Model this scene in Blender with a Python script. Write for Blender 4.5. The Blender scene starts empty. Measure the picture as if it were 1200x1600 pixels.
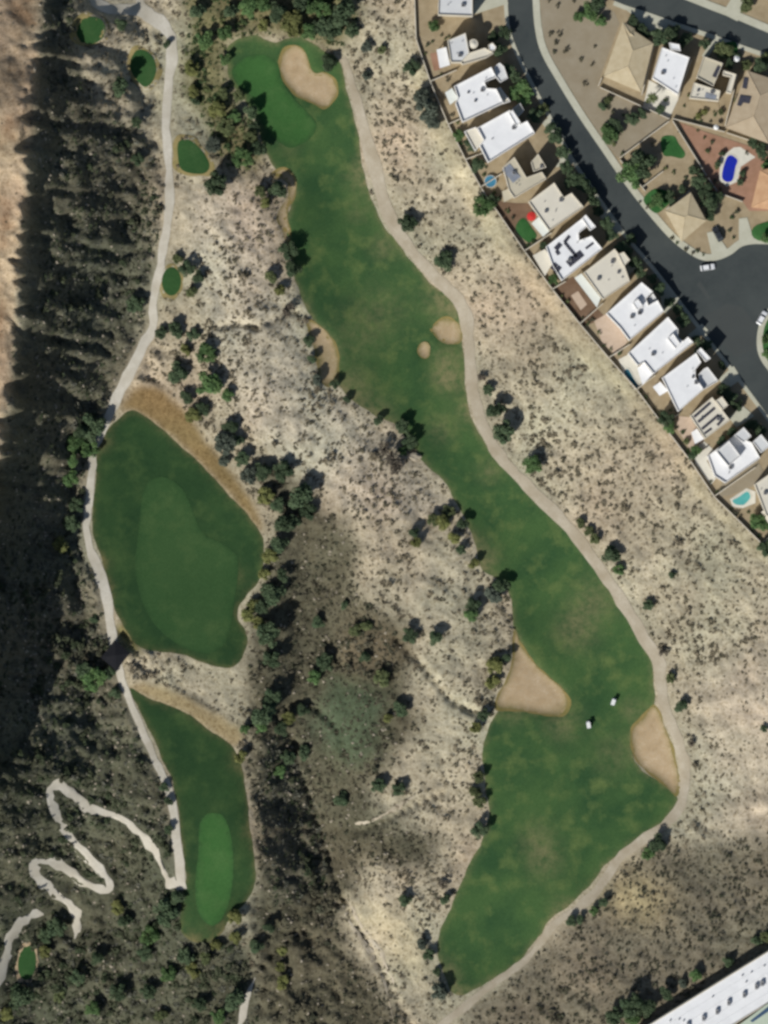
import bpy, math, random
import numpy as np
from mathutils import Vector, Matrix
from mathutils.geometry import delaunay_2d_cdt

S = bpy.context.scene
COL = S.collection
rnd = random.Random(11)
nr = np.random.RandomState(7)
M = 0.2                                   # metres per photo pixel; x right (east), y up (north)

# ------------------------------------------------------------------ camera, sky, sun, exposure
cam_d = bpy.data.cameras.new('aerial_camera')
cam = bpy.data.objects.new('aerial_camera', cam_d); COL.objects.link(cam)
cam.location = (0, 0, 2400)
cam_d.sensor_fit = 'VERTICAL'; cam_d.sensor_height = 24.0
cam_d.lens = 24.0 * (2400 - 4) / 320.0
cam_d.clip_start = 10; cam_d.clip_end = 6000
S.camera = cam

SUN_EL = math.radians(39)
TO_SUN = Vector((-0.6 * math.cos(SUN_EL), -0.8 * math.cos(SUN_EL), math.sin(SUN_EL)))
world = bpy.data.worlds.new('World'); S.world = world; world.use_nodes = True
wt = world.node_tree
sky = wt.nodes.new('ShaderNodeTexSky'); sky.sky_type = 'NISHITA'; sky.sun_disc = False
sky.sun_elevation = SUN_EL; sky.sun_rotation = math.atan2(TO_SUN.x, TO_SUN.y)
bg = wt.nodes['Background']; bg.inputs['Strength'].default_value = 0.06
wt.links.new(sky.outputs[0], bg.inputs['Color'])
sun_d = bpy.data.lights.new('sun', 'SUN'); sun_d.energy = 4.45; sun_d.angle = math.radians(0.5)
sun_d.color = (1.0, 0.98, 0.935)
sun = bpy.data.objects.new('sun', sun_d); COL.objects.link(sun)
sun.rotation_euler = (-TO_SUN).to_track_quat('-Z', 'Y').to_euler()
S.view_settings.view_transform = 'Standard'; S.view_settings.look = 'None'
S.view_settings.exposure = 0.0; S.view_settings.gamma = 1.0; S.view_settings.use_curve_mapping = False
S.cycles.filter_width = 2.9               # the lens of the aerial survey is soft
S.cycles.max_bounces = 5

# ------------------------------------------------------------------ helpers
def W(p, z=0.0): return Vector(((p[0] - 600) * M, (800 - p[1]) * M, z))
def lin(c):
    c = c / 255.0
    return c / 12.92 if c <= 0.04045 else ((c + 0.055) / 1.055) ** 2.4
KL = 1.12
def A(r, g, b): return (lin(r) / KL, lin(g) / KL, lin(b) / KL)
def tag(o, label=None, cat=None, group=None, kind=None):
    if label: o['label'] = label
    if cat: o['category'] = cat
    if group: o['group'] = group
    if kind or cat: o['kind'] = kind or 'thing'
    return o
def mesh(name, vs, fs, mats, smooth=False):
    me = bpy.data.meshes.new(name); me.from_pydata([tuple(v) for v in vs], [], fs)
    for m in (mats if isinstance(mats, (list, tuple)) else [mats]): me.materials.append(m)
    if smooth: me.polygons.foreach_set('use_smooth', [True] * len(me.polygons))
    me.update(); return me
def obj(name, me, parent=None, loc=(0, 0, 0), rz=0.0):
    o = bpy.data.objects.new(name, me); COL.objects.link(o)
    o.location = loc; o.rotation_euler = (0, 0, rz)
    if parent: o.parent = parent
    return o
def empty(name, loc, rz=0.0):
    o = bpy.data.objects.new(name, None); COL.objects.link(o)
    o.location = loc; o.rotation_euler = (0, 0, rz); o.empty_display_size = 1
    return o
class MB:
    def __init__(s): s.v = []; s.f = []
    def add(s, vs, fs):
        n = len(s.v); s.v += [tuple(v) for v in vs]; s.f += [tuple(i + n for i in f) for f in fs]; return s
    def box(s, x0, x1, y0, y1, z0, z1, mat=None):
        vs = [Vector((x, y, z)) for z in (z0, z1) for (x, y) in ((x0, y0), (x1, y0), (x1, y1), (x0, y1))]
        if mat: vs = [mat @ v for v in vs]
        return s.add(vs, [(3, 2, 1, 0), (4, 5, 6, 7), (0, 1, 5, 4), (1, 2, 6, 5), (2, 3, 7, 6), (3, 0, 4, 7)])
    def prism(s, poly, z0, z1, bottom=True):
        n = len(poly); vs = [(p[0], p[1], z0) for p in poly] + [(p[0], p[1], z1) for p in poly]
        fs = [(i, (i + 1) % n, n + (i + 1) % n, n + i) for i in range(n)] + [tuple(range(n, 2 * n))]
        if bottom: fs.append(tuple(reversed(range(n))))
        return s.add(vs, fs)
    def cyl(s, c, r, z0, z1, n=12, r1=None, mat=None):
        r1 = r if r1 is None else r1
        vs = [Vector((c[0] + q * math.cos(6.2832 * i / n), c[1] + q * math.sin(6.2832 * i / n), z)) for q, z in ((r, z0), (r1, z1)) for i in range(n)]
        if mat: vs = [mat @ v for v in vs]
        return s.add(vs, [(i, (i + 1) % n, n + (i + 1) % n, n + i) for i in range(n)] + [tuple(reversed(range(n))), tuple(range(n, 2 * n))])
    def tube(s, a, b, r, r1=None, n=6):
        a, b = Vector(a), Vector(b); d = (b - a); q = d.to_track_quat('Z', 'Y').to_matrix().to_4x4()
        return s.cyl((0, 0), r, 0, d.length, n, r1, Matrix.Translation(a) @ q)
    def build(s, name, mat, parent=None, loc=(0, 0, 0), rz=0, smooth=False):
        return obj(name, mesh(name, s.v, s.f, mat, smooth), parent, loc, rz)
def area(p): return 0.5 * sum(p[i][0] * p[(i + 1) % len(p)][1] - p[(i + 1) % len(p)][0] * p[i][1] for i in range(len(p)))
def ccw(p): return list(p) if area(p) > 0 else list(reversed(p))
def inset(p, d):
    n = len(p); out = []
    for i in range(n):
        a, b, c = Vector(p[i - 1][:2]), Vector(p[i][:2]), Vector(p[(i + 1) % n][:2])
        u, v = (b - a).normalized(), (c - b).normalized()
        nu, nv = Vector((-u.y, u.x)), Vector((-v.y, v.x))
        m = nu + nv; k = max(0.35, 1 + nu.dot(nv))
        q = b + m * (d / k); out.append((q.x, q.y))
    return out
def smooth_loop(pts, k=5, closed=True):
    n = len(pts); out = []
    rng = range(n) if closed else range(n - 1)
    for i in rng:
        g = (lambda j: pts[j % n]) if closed else (lambda j: pts[min(max(j, 0), n - 1)])
        p0, p1, p2, p3 = (np.array(g(i + j), float) for j in (-1, 0, 1, 2))
        for t in np.linspace(0, 1, k, endpoint=False):
            out.append(tuple(0.5 * (2 * p1 + (p2 - p0) * t + (2 * p0 - 5 * p1 + 4 * p2 - p3) * t * t + (3 * p1 - p0 - 3 * p2 + p3) * t ** 3)))
    if not closed: out.append(tuple(map(float, pts[-1])))
    return out
def pip(poly, X, Y):
    inside = np.zeros(X.shape, bool); n = len(poly)
    for i in range(n):
        x0, y0 = poly[i]; x1, y1 = poly[(i + 1) % n]
        if y0 == y1: continue
        c = ((y0 > Y) != (y1 > Y)) & (X < (x1 - x0) * (Y - y0) / (y1 - y0) + x0)
        inside ^= c
    return inside
def ell(cx, cy, rx, ry, n=20, rot=0.0):
    return [(cx + rx * math.cos(t) * math.cos(rot) - ry * math.sin(t) * math.sin(rot), cy + rx * math.cos(t) * math.sin(rot) + ry * math.sin(t) * math.cos(rot)) for t in np.linspace(0, 6.2832, n, endpoint=False)]

# ------------------------------------------------------------------ materials
def base_mat(name, rough=0.9, spec=0.2):
    m = bpy.data.materials.new(name); m.use_nodes = True; nt = m.node_tree
    b = nt.nodes['Principled BSDF']; b.inputs['Roughness'].default_value = rough
    b.inputs['Specular IOR Level'].default_value = spec
    return m, nt, b
def node(nt, t, **kw):
    n = nt.nodes.new(t)
    for k, v in kw.items():
        if k in n.inputs: n.inputs[k].default_value = v
        else: setattr(n, k, v)
    return n
def noise_fac(nt, scale, detail=3.0, lo=0.35, hi=0.65, rough=0.6):
    tc = node(nt, 'ShaderNodeTexCoord'); nz = node(nt, 'ShaderNodeTexNoise', Scale=scale, Detail=detail, Roughness=rough)
    nt.links.new(tc.outputs['Object'], nz.inputs['Vector'])
    mr = node(nt, 'ShaderNodeMapRange'); mr.inputs[1].default_value = lo; mr.inputs[2].default_value = hi
    nt.links.new(nz.outputs['Fac'], mr.inputs[0]); return mr.outputs[0]
def mix(nt, fac, a, b, mode='MIX'):
    n = node(nt, 'ShaderNodeMix', data_type='RGBA', blend_type=mode)
    for sock, v in ((n.inputs[0], fac), (n.inputs[6], a), (n.inputs[7], b)):
        if hasattr(v, 'is_output'): nt.links.new(v, sock)
        elif isinstance(v, (int, float)): sock.default_value = v
        else: sock.default_value = (*v[:3], 1)
    return n.outputs[2]
def bump(nt, b, scale, strength, dist=0.1, detail=4):
    tc = node(nt, 'ShaderNodeTexCoord'); nz = node(nt, 'ShaderNodeTexNoise', Scale=scale, Detail=detail)
    nt.links.new(tc.outputs['Object'], nz.inputs['Vector'])
    bp = node(nt, 'ShaderNodeBump', Strength=strength, Distance=dist)
    nt.links.new(nz.outputs['Fac'], bp.inputs['Height']); nt.links.new(bp.outputs[0], b.inputs['Normal'])
def plain(name, c1, c2=None, scale=0.5, rough=0.85, spec=0.2, bmp=0.0, bscale=4.0, lo=.3, hi=.7):
    m, nt, b = base_mat(name, rough, spec)
    c2 = c2 or tuple(x * 0.86 for x in c1)
    f = noise_fac(nt, scale, 4, lo, hi)
    f2 = noise_fac(nt, scale * 9, 2, .25, .75)
    c = mix(nt, f, c1, c2); c = mix(nt, f2, c, mix(nt, 0.5, c, c2)); nt.links.new(c, b.inputs['Base Color'])
    if bmp: bump(nt, b, bscale, bmp)
    return m
def soil_mat():
    m, nt, b = base_mat('desert_soil', 0.95, 0.1)
    at = node(nt, 'ShaderNodeAttribute', attribute_name='soil')
    f = noise_fac(nt, 0.55, 5, .3, .7); g = noise_fac(nt, 2.6, 3, .3, .72)
    c = mix(nt, f, (0.86, 0.85, 0.83), (1.1, 1.1, 1.1)); c2 = mix(nt, g, (0.83, 0.82, 0.78), (1.08, 1.08, 1.08))
    c = mix(nt, 1.0, at.outputs['Color'], c, 'MULTIPLY'); c = mix(nt, 1.0, c, c2, 'MULTIPLY')
    lt = mix(nt, noise_fac(nt, 1.05, 4, .50, .62, .65), (1.05, 1.05, 1.05), (0.74, 0.71, 0.66)); c = mix(nt, 1.0, c, lt, 'MULTIPLY')
    nt.links.new(c, b.inputs['Base Color']); bump(nt, b, 1.8, 0.6, 0.25, 6)
    return m
def grass_mat(name, dark, mid, light, dry):
    m, nt, b = base_mat(name, 0.95, 0.1)
    c = mix(nt, noise_fac(nt, 0.07, 4, .34, .62), dark, mid)
    c = mix(nt, noise_fac(nt, 0.16, 4, .5, .72), c, light)
    at = node(nt, 'ShaderNodeAttribute', attribute_name='dry')
    mm = node(nt, 'ShaderNodeMath', operation='MULTIPLY')
    nt.links.new(at.outputs['Fac'], mm.inputs[0]); nt.links.new(noise_fac(nt, 0.5, 4, .25, .6), mm.inputs[1])
    c = mix(nt, mm.outputs[0], c, dry)
    g = mix(nt, noise_fac(nt, 1.6, 3, .3, .7), (0.84, 0.86, 0.84), (1.12, 1.1, 1.1))
    c = mix(nt, 1.0, c, g, 'MULTIPLY')
    nt.links.new(c, b.inputs['Base Color']); bump(nt, b, 3.0, 0.35, 0.06)
    return m
def leaf_mat(name, c1, c2, attr=None):
    m, nt, b = base_mat(name, 0.75, 0.15)
    if attr:
        at = node(nt, 'ShaderNodeAttribute', attribute_name=attr)
        c = mix(nt, noise_fac(nt, 2.5, 3), at.outputs['Color'], mix(nt, 1.0, at.outputs['Color'], (0.72, 0.75, 0.7), 'MULTIPLY'))
    else:
        oi = node(nt, 'ShaderNodeObjectInfo')
        c = mix(nt, noise_fac(nt, 0.9, 4, .35, .65), c1, c2)
        h = node(nt, 'ShaderNodeMapRange'); h.inputs[3].default_value = 0.78; h.inputs[4].default_value = 1.25
        nt.links.new(oi.outputs['Random'], h.inputs[0])
        c = mix(nt, 1.0, c, h.outputs[0], 'MULTIPLY')
    nt.links.new(c, b.inputs['Base Color']); return m

MAT = {}
MAT['soil'] = soil_mat()
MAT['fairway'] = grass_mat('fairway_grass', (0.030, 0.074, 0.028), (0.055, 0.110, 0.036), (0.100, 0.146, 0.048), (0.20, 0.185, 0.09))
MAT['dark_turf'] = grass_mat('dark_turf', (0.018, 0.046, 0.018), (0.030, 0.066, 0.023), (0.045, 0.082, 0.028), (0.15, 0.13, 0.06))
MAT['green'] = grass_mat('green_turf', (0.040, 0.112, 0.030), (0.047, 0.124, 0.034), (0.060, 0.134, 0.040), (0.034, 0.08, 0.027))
MAT['green2'] = grass_mat('green_turf_darker', (0.031, 0.074, 0.025), (0.039, 0.084, 0.029), (0.053, 0.098, 0.034), (0.026, 0.062, 0.022))  # duller, darker turf colour for the green in the pear shaped fairway
MAT['tee'] = grass_mat('tee_turf', (0.028, 0.075, 0.024), (0.036, 0.09, 0.028), (0.048, 0.10, 0.034), (0.10, 0.12, 0.04))
MAT['lawn'] = grass_mat('yard_lawn', (0.025, 0.09, 0.025), (0.04, 0.12, 0.035), (0.06, 0.16, 0.05), (0.12, 0.15, 0.06))
MAT['sand'] = plain('bunker_sand', A(198, 178, 148), A(168, 146, 112), 0.3, 0.95, 0.1, 0.3, 1.5)
def sand_mat():
    m, nt, b = base_mat('bunker_sand', 0.95, 0.1)
    c = mix(nt, noise_fac(nt, 0.3, 5, .3, .7), A(200, 180, 150), A(164, 142, 110)); c = mix(nt, noise_fac(nt, 1.4, 3, .4, .65), c, A(182, 158, 124))
    at = node(nt, 'ShaderNodeAttribute', attribute_name='dry'); mm = node(nt, 'ShaderNodeMath', operation='MULTIPLY'); mm.use_clamp = True
    nt.links.new(at.outputs['Fac'], mm.inputs[0]); f = noise_fac(nt, 0.5, 3, .2, .5); nt.links.new(f, mm.inputs[1])
    c = mix(nt, mm.outputs[0], c, A(126, 118, 76)); nt.links.new(c, b.inputs['Base Color']); bump(nt, b, 1.5, 0.4); return m
MAT['sand'] = sand_mat()
MAT['rough'] = plain('dry_rough_bank', A(135, 116, 76), A(112, 94, 58), 0.3, 0.95, 0.1, 0.4, 2.0)
MAT['lowbank'] = plain('tan_dry_bank', A(172, 152, 112), A(142, 122, 82), 0.25, 0.95, 0.1, 0.4, 2.0)
MAT['collar'] = plain('tee_collar', A(170, 150, 108), A(140, 130, 84), 0.5, 0.95, 0.1, 0.3, 2.0)
MAT['drygrass'] = plain('dry_grass_collar', A(120, 116, 66), A(150, 130, 84), 0.4, 0.95, 0.1, 0.3, 2.0)
MAT['path'] = plain('cart_path_gravel', A(200, 190, 170), A(166, 153, 130), 0.14, 0.92, 0.1, 0.2, 3.0)
MAT['pathgrey'] = plain('cart_path_grey', A(218, 212, 198), A(184, 176, 158), 0.14, 0.92, 0.1, 0.2, 3.0)
MAT['asphalt'] = plain('asphalt', (0.036, 0.044, 0.045), (0.060, 0.069, 0.066), 0.08, 0.9, 0.25, 0.15, 6)
MAT['asphalt_patch'] = plain('asphalt_patch', (0.062, 0.070, 0.066), (0.054, 0.060, 0.058), 0.1, 0.9, 0.25)
MAT['concrete'] = plain('concrete', A(200, 198, 180), A(182, 180, 160), 0.4, 0.9, 0.2)
MAT['gravel'] = plain('yard_gravel', A(176, 160, 132), A(150, 134, 106), 0.35, 0.95, 0.1, 0.4, 4)
MAT['gravel_brown'] = plain('brown_yard_gravel', A(136, 112, 92), A(110, 88, 70), 0.4, 0.95, 0.1, 0.4, 4)
MAT['gravel_grey'] = plain('grey_lot_gravel', A(160, 150, 130), A(146, 134, 112), 0.25, 0.95, 0.1, 0.3, 4)
MAT['gravel_red'] = plain('red_yard_gravel', A(176, 138, 116), A(150, 116, 94), 0.4, 0.95, 0.1, 0.3, 4)
MAT['pavers'] = plain('pink_pavers', A(205, 185, 165), A(190, 168, 146), 0.8, 0.9, 0.2)
MAT['white_deck'] = plain('white_pool_deck', A(226, 220, 205), A(208, 204, 190), 0.5, 0.9, 0.2)
MAT['white_roof'] = plain('white_roof_coating', (0.80, 0.80, 0.795), (0.70, 0.70, 0.70), 0.3, 0.8, 0.2)
MAT['grey_roof'] = plain('grey_white_roof', (0.62, 0.63, 0.62), (0.54, 0.54, 0.54), 0.15, 0.8, 0.2)
MAT['cream_roof'] = plain('cream_roof', (0.66, 0.62, 0.52), (0.58, 0.54, 0.45), 0.15, 0.8, 0.2)
MAT['tan_roof'] = plain('tan_flat_roof', (0.52, 0.47, 0.36), (0.45, 0.41, 0.31), 0.2, 0.85, 0.2)
MAT['stucco'] = plain('cream_stucco', (0.62, 0.57, 0.46), (0.55, 0.50, 0.40), 0.4, 0.9, 0.2)
MAT['stucco_white'] = plain('white_stucco', (0.74, 0.72, 0.68), (0.66, 0.64, 0.60), 0.4, 0.9, 0.2)
MAT['patio_roof'] = plain('pale_patio_roof', (0.66, 0.69, 0.65), (0.60, 0.62, 0.58), 0.4, 0.85, 0.2)
MAT['wood'] = plain('brown_wood', (0.17, 0.10, 0.06), (0.12, 0.07, 0.04), 1.0)
MAT['block'] = plain('tan_block_wall', (0.36, 0.30, 0.23), (0.28, 0.23, 0.17), 0.8, 0.9, 0.2, 0.2, 6)
MAT['glass'] = plain('window_glass', (0.05, 0.06, 0.07), (0.04, 0.05, 0.06), 0.5, 0.12, 0.5)
MAT['panel'] = plain('solar_cells', (0.035, 0.036, 0.05), (0.05, 0.05, 0.065), 0.8, 0.45, 0.3)
MAT['panel_pale'] = plain('pale_collector', (0.26, 0.28, 0.32), (0.21, 0.23, 0.27), 0.6, 0.4, 0.4)
MAT['metal'] = plain('grey_metal', (0.30, 0.30, 0.30), (0.22, 0.22, 0.22), 1.0, 0.6, 0.4)
MAT['dark_metal'] = plain('dark_metal', (0.07, 0.07, 0.075), (0.05, 0.05, 0.055), 1.0, 0.6, 0.4)
MAT['tile_tan'] = plain('tan_roof_tiles', A(204, 190, 160), A(184, 168, 136), 0.4, 0.9, 0.2, 0.5, 5)
MAT['tile_taupe'] = plain('taupe_roof_tiles', A(190, 174, 148), A(172, 154, 128), 0.4, 0.9, 0.2, 0.5, 5)
MAT['tile_peach'] = plain('peach_roof_tiles', A(214, 176, 138), A(190, 148, 112), 0.4, 0.9, 0.2, 0.5, 5)
MAT['hut_roof'] = plain('black_shingles', (0.012, 0.013, 0.017), (0.018, 0.018, 0.02), 0.9, 0.95, 0.1, 0.4, 6)
MAT['water_teal'] = plain('teal_pool_water', (0.03, 0.14, 0.18), (0.02, 0.09, 0.13), 0.3, 0.15, 0.3)
MAT['water_aqua'] = plain('aqua_pool_water', (0.12, 0.42, 0.38), (0.08, 0.34, 0.33), 0.3, 0.15, 0.3)
MAT['water_blue'] = plain('deep_blue_pool_water', (0.012, 0.022, 0.40), (0.016, 0.03, 0.30), 0.3, 0.15, 0.3)
MAT['water_spa'] = plain('sky_blue_pool_water', (0.07, 0.24, 0.36), (0.05, 0.18, 0.28), 0.3, 0.15, 0.3)
MAT['red'] = plain('red_canvas', (0.52, 0.035, 0.03), (0.44, 0.03, 0.03), 1.0)
MAT['white'] = plain('white_canvas', (0.78, 0.78, 0.76), (0.72, 0.72, 0.70), 1.0)
MAT['white_paint'] = plain('white_car_paint', (0.78, 0.78, 0.78), (0.74, 0.74, 0.74), 0.5, 0.35, 0.5)
MAT['dark_paint'] = plain('dark_car_paint', (0.022, 0.026, 0.032), (0.03, 0.034, 0.04), 0.5, 0.35, 0.5)
MAT['rubber'] = plain('black_rubber', (0.02, 0.02, 0.02), (0.03, 0.03, 0.03), 1.0)
MAT['rock'] = plain('pale_rock', A(178, 168, 150), A(150, 140, 122), 0.8, 0.95, 0.1, 0.5, 3)
MAT['bark'] = plain('bark', (0.10, 0.075, 0.055), (0.07, 0.05, 0.035), 2.0, 0.95, 0.1)
MAT['shrub'] = leaf_mat('scrub_leaves', None, None, 'tint')
LEAF = {'D': leaf_mat('dark_leaves', (0.052, 0.082, 0.042), (0.080, 0.110, 0.056)),
        'O': leaf_mat('olive_leaves', (0.085, 0.108, 0.046), (0.125, 0.14, 0.06)),
        'Y': leaf_mat('yellow_green_leaves', (0.135, 0.15, 0.05), (0.185, 0.185, 0.065)),
        'G': leaf_mat('green_leaves', (0.066, 0.125, 0.045), (0.11, 0.175, 0.062)),
        'g': leaf_mat('grey_green_leaves', (0.072, 0.088, 0.066), (0.10, 0.115, 0.085)),
        'B': leaf_mat('dry_brown_twigs', (0.095, 0.08, 0.062), (0.13, 0.11, 0.082))}

# ------------------------------------------------------------------ outlines read off the photograph (pixels)
FAIRWAY = [(355,80),(368,62),(400,55),(430,66),(470,58),(508,80),(528,92),(545,150),(560,215),(572,285),(592,338),(618,375),(640,405),(672,440),(702,466),(716,492),(723,530),(726,590),(732,632),(747,676),(772,708),(802,738),(832,772),(862,802),(897,838),(932,882),(962,928),(990,972),(1010,1012),(1020,1042),(1024,1080),(1020,1108),(992,1140),(990,1180),(1005,1206),(1058,1243),(1050,1268),(1020,1298),(990,1319),(950,1348),(928,1378),(900,1407),(862,1436),(842,1466),(800,1514),(768,1533),(735,1552),(714,1555),(700,1540),(688,1508),(683,1480),(692,1448),(712,1400),(735,1350),(752,1315),(765,1270),(757,1220),(755,1170),(768,1130),(785,1108),(830,1112),(872,1108),(880,1080),(852,1056),(826,1026),(806,988),(800,945),(788,914),(756,892),(745,860),(735,830),(718,795),(700,760),(680,740),(658,718),(640,690),(617,664),(588,650),(558,630),(530,604),(524,580),(527,548),(510,520),(488,500),(477,478),(468,455),(458,425),(452,395),(448,372),(447,345),(455,320),(460,292),(450,272),(430,262),(412,230),(400,190),(385,158),(362,130),(354,105)]
TOPGREEN = [(362,112),(372,97),(392,86),(415,86),(434,100),(440,122),(455,148),(478,172),(494,192),(488,212),(468,226),(450,230),(428,214),(412,196),(402,170),(390,146),(372,134)]
LFAIR = [(200,643),(180,658),(162,680),(152,710),(148,760),(144,800),(147,840),(160,880),(172,920),(182,960),(200,990),(220,1012),(250,1018),(290,1025),(320,1036),(345,1043),(368,1040),(382,1022),(386,1000),(382,985),(372,968),(372,950),(385,932),(402,912),(411,885),(412,850),(405,828),(385,803),(360,776),(330,742),(292,706),(260,676),(235,656),(215,645)]
LGREEN = [(216,835),(211,885),(222,940),(245,980),(282,1009),(318,1021),(345,1012),(359,985),(366,940),(372,892),(368,866),(345,848),(318,834),(302,800),(286,765),(255,745),(226,762)]
LOWFAIR = [(203,1076),(240,1094),(290,1114),(325,1139),(360,1165),(376,1192),(384,1232),(389,1282),(398,1340),(397,1382),(385,1410),(362,1432),(346,1458),(320,1474),(295,1470),(281,1450),(283,1420),(286,1390),(290,1370),(286,1330),(280,1280),(270,1222),(254,1188),(235,1145),(214,1102)]
LOWGREEN = [(335,1270),(350,1276),(360,1302),(365,1340),(362,1390),(352,1426),(336,1446),(320,1441),(308,1420),(305,1380),(310,1330),(311,1292),(320,1274)]
TEES = [[(121,52),(127,36),(144,29),(160,34),(166,47),(162,62),(146,71),(128,68)],[(205,92),(214,79),(228,80),(240,92),(244,110),(238,128),(226,136),(213,124),(204,108)],[(279,222),(295,219),(313,233),(327,256),(321,270),(300,271),(283,264),(278,245)],ell(268,440,15,22),ell(40,1507,14,27,20,.1)]
BUNKERS = [[(438,98),(446,79),(463,72),(478,82),(483,101),(492,113),(507,112),(520,124),(525,143),(517,160),(503,167),(487,158),(467,150),(450,131),(440,114)],
 [(482,503),(497,507),(511,520),(522,537),(528,557),(526,586),(515,602),(503,597),(498,577),(493,550),(485,527)],
 [(676,512),(690,498),(706,498),(718,510),(720,530),(705,538),(688,532),(679,521)], ell(664,547,9,13),
 [(805,985),(814,1008),(831,1032),(856,1058),(880,1080),(887,1100),(876,1117),(855,1118),(830,1112),(800,1109),(779,1106),(780,1085),(795,1060),(803,1030)],
 [(1020,1105),(1003,1125),(990,1140),(989,1165),(997,1190),(1012,1206),(1036,1222),(1055,1241),(1061,1220),(1053,1180),(1041,1145),(1031,1115)]]
CRESCENT = [(425,273),(440,265),(456,272),(463,290),(458,312),(449,332),(453,368),(447,374),(440,358),(433,338),(440,322),(450,305),(450,288),(441,278),(430,280)]
BANK = [(232,600),(262,614),(288,640),(322,690),(362,735),(396,785),(413,825),(405,830),(385,803),(330,742),(292,706),(260,676),(235,656),(212,644),(186,642),(206,606)]
LOWBANK = [(203,1076),(215,1066),(250,1070),(290,1090),(335,1115),(372,1135),(380,1160),(362,1166),(325,1139),(290,1114),(240,1094)]
COLLAR = [(176,985),(190,965),(205,985),(222,1010),(215,1025),(198,1018),(184,1003)]
MAINPATH = [(536,90),(545,115),(557,150),(572,213),(587,267),(610,340),(640,386),(677,430),(709,460),(727,493),(733,533),(735,575),(742,620),(756,667),(777,707),(800,735),(832,767),(872,806),(910,850),(943,897),(972,940),(1000,987),(1027,1030),(1033,1067),(1041,1110),(1056,1147),(1067,1185),(1070,1222),(1066,1255),(1046,1283),(1000,1317),(966,1344),(940,1383),(910,1417),(872,1440),(848,1470),(820,1503),(799,1518),(767,1541),(727,1573),(690,1603),(640,1650)]
MAINW = [9,10,14,20,23,22,18,18,20,20,18,18,18,18,18,19,19,18,18,18,19,20,20,17,17,17,16,17,17,15,14,14,15,15,14,13,12,12,12,14,14,14]
LPATH = [(140,-25),(152,6),(180,17),(213,14),(236,26),(257,42),(268,62),(268,90),(263,133),(260,200),(264,267),(263,333),(254,393),(248,430),(239,467),(239,508),(223,540),(200,587),(180,630),(162,672),(146,705),(142,750),(138,797),(135,822),(140,858),(158,900),(168,940),(174,990),(183,1030),(190,1060),(207,1107),(227,1153),(246,1197),(262,1230),(272,1273),(278,1333),(284,1390)]
LPATHW = [16,20,16,22,24,20,18,16,13,14,14,15,14,14,14,16,16,18,17,12,11,12,12,11,13,18,16,15,14,13,12,12,12,13,13,17,18]
TOPSPUR = [(228,-25),(219,4),(236,26)]
SWITCH = [(280,1388),(266,1380),(258,1368),(246,1340),(220,1303),(187,1280),(147,1265),(117,1243),(92,1226),(79,1238),(86,1268),(116,1317),(140,1343),(166,1373),(166,1394),(145,1387),(113,1367),(83,1350),(58,1346),(53,1360),(68,1381),(88,1398),(108,1420),(120,1443),(115,1470)]
LOWTRAIL = [(66,1430),(46,1433),(29,1444),(13,1473),(3,1517),(-12,1560)]
SHORTTRAIL = [(398,1530),(385,1566),(370,1610)]
BACKWALL = [(646,-40),(650,62),(672,128),(700,195),(727,250),(752,295),(785,343),(820,394),(863,453),(906,507),(951,560),(995,610),(1036,665),(1078,720),(1116,777),(1150,810),(1190,850),(1260,925)]
EDGE = [(-400,80),(0,68),(80,60),(200,50),(330,42),(420,35),(520,28),(600,22),(690,12),(760,-12),(860,-38),(1000,-44),(1180,-40),(1320,-60),(1420,-120),(2000,-200)]   # (y, x) of the mesa rim

# ------------------------------------------------------------------ heights on a 4 px lattice
ST = 4; X0, Y0, NX, NY = -240, -240, 421, 521
gx = X0 + ST * np.arange(NX); gy = Y0 + ST * np.arange(NY)
PX, PY = np.meshgrid(gx, gy)
def fnoise(seed, beta, lo=0.0, hi=1e9):
    r = np.random.RandomState(seed).randn(NY, NX); F = np.fft.rfft2(r)
    ky = np.fft.fftfreq(NY)[:, None]; kx = np.fft.rfftfreq(NX)[None, :]; k = np.sqrt(kx * kx + ky * ky); k[0, 0] = 1
    wl = ST * M / k
    F = F * k ** (-beta) * ((wl > lo) & (wl < hi)); F[0, 0] = 0
    n = np.fft.irfft2(F, (NY, NX)); return n / n.std()
def blur(a, n=1, r=2):
    for _ in range(n):
        for ax in (0, 1):
            p = np.pad(a, [(r, r) if i == ax else (0, 0) for i in range(a.ndim)], mode='edge')
            c = np.cumsum(p, axis=ax); z = np.zeros_like(np.take(c, [0], axis=ax)); c = np.concatenate([z, c], axis=ax)
            L = a.shape[ax]; w = 2 * r + 1
            a = (np.take(c, range(w, w + L), axis=ax) - np.take(c, range(0, L), axis=ax)) / w
    return a
def anis(seed, ang, lx, ly):
    r = np.random.RandomState(seed).randn(NY, NX); F = np.fft.rfft2(r); ky = np.fft.fftfreq(NY)[:, None]; kx = np.fft.rfftfreq(NX)[None, :]
    u = (kx * math.cos(ang) + ky * math.sin(ang)) * lx / ST; v = (-kx * math.sin(ang) + ky * math.cos(ang)) * ly / ST
    n = np.fft.irfft2(F * np.exp(-(u * u + v * v) * 12), (NY, NX)); return (n - n.mean()) / n.std()
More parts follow.
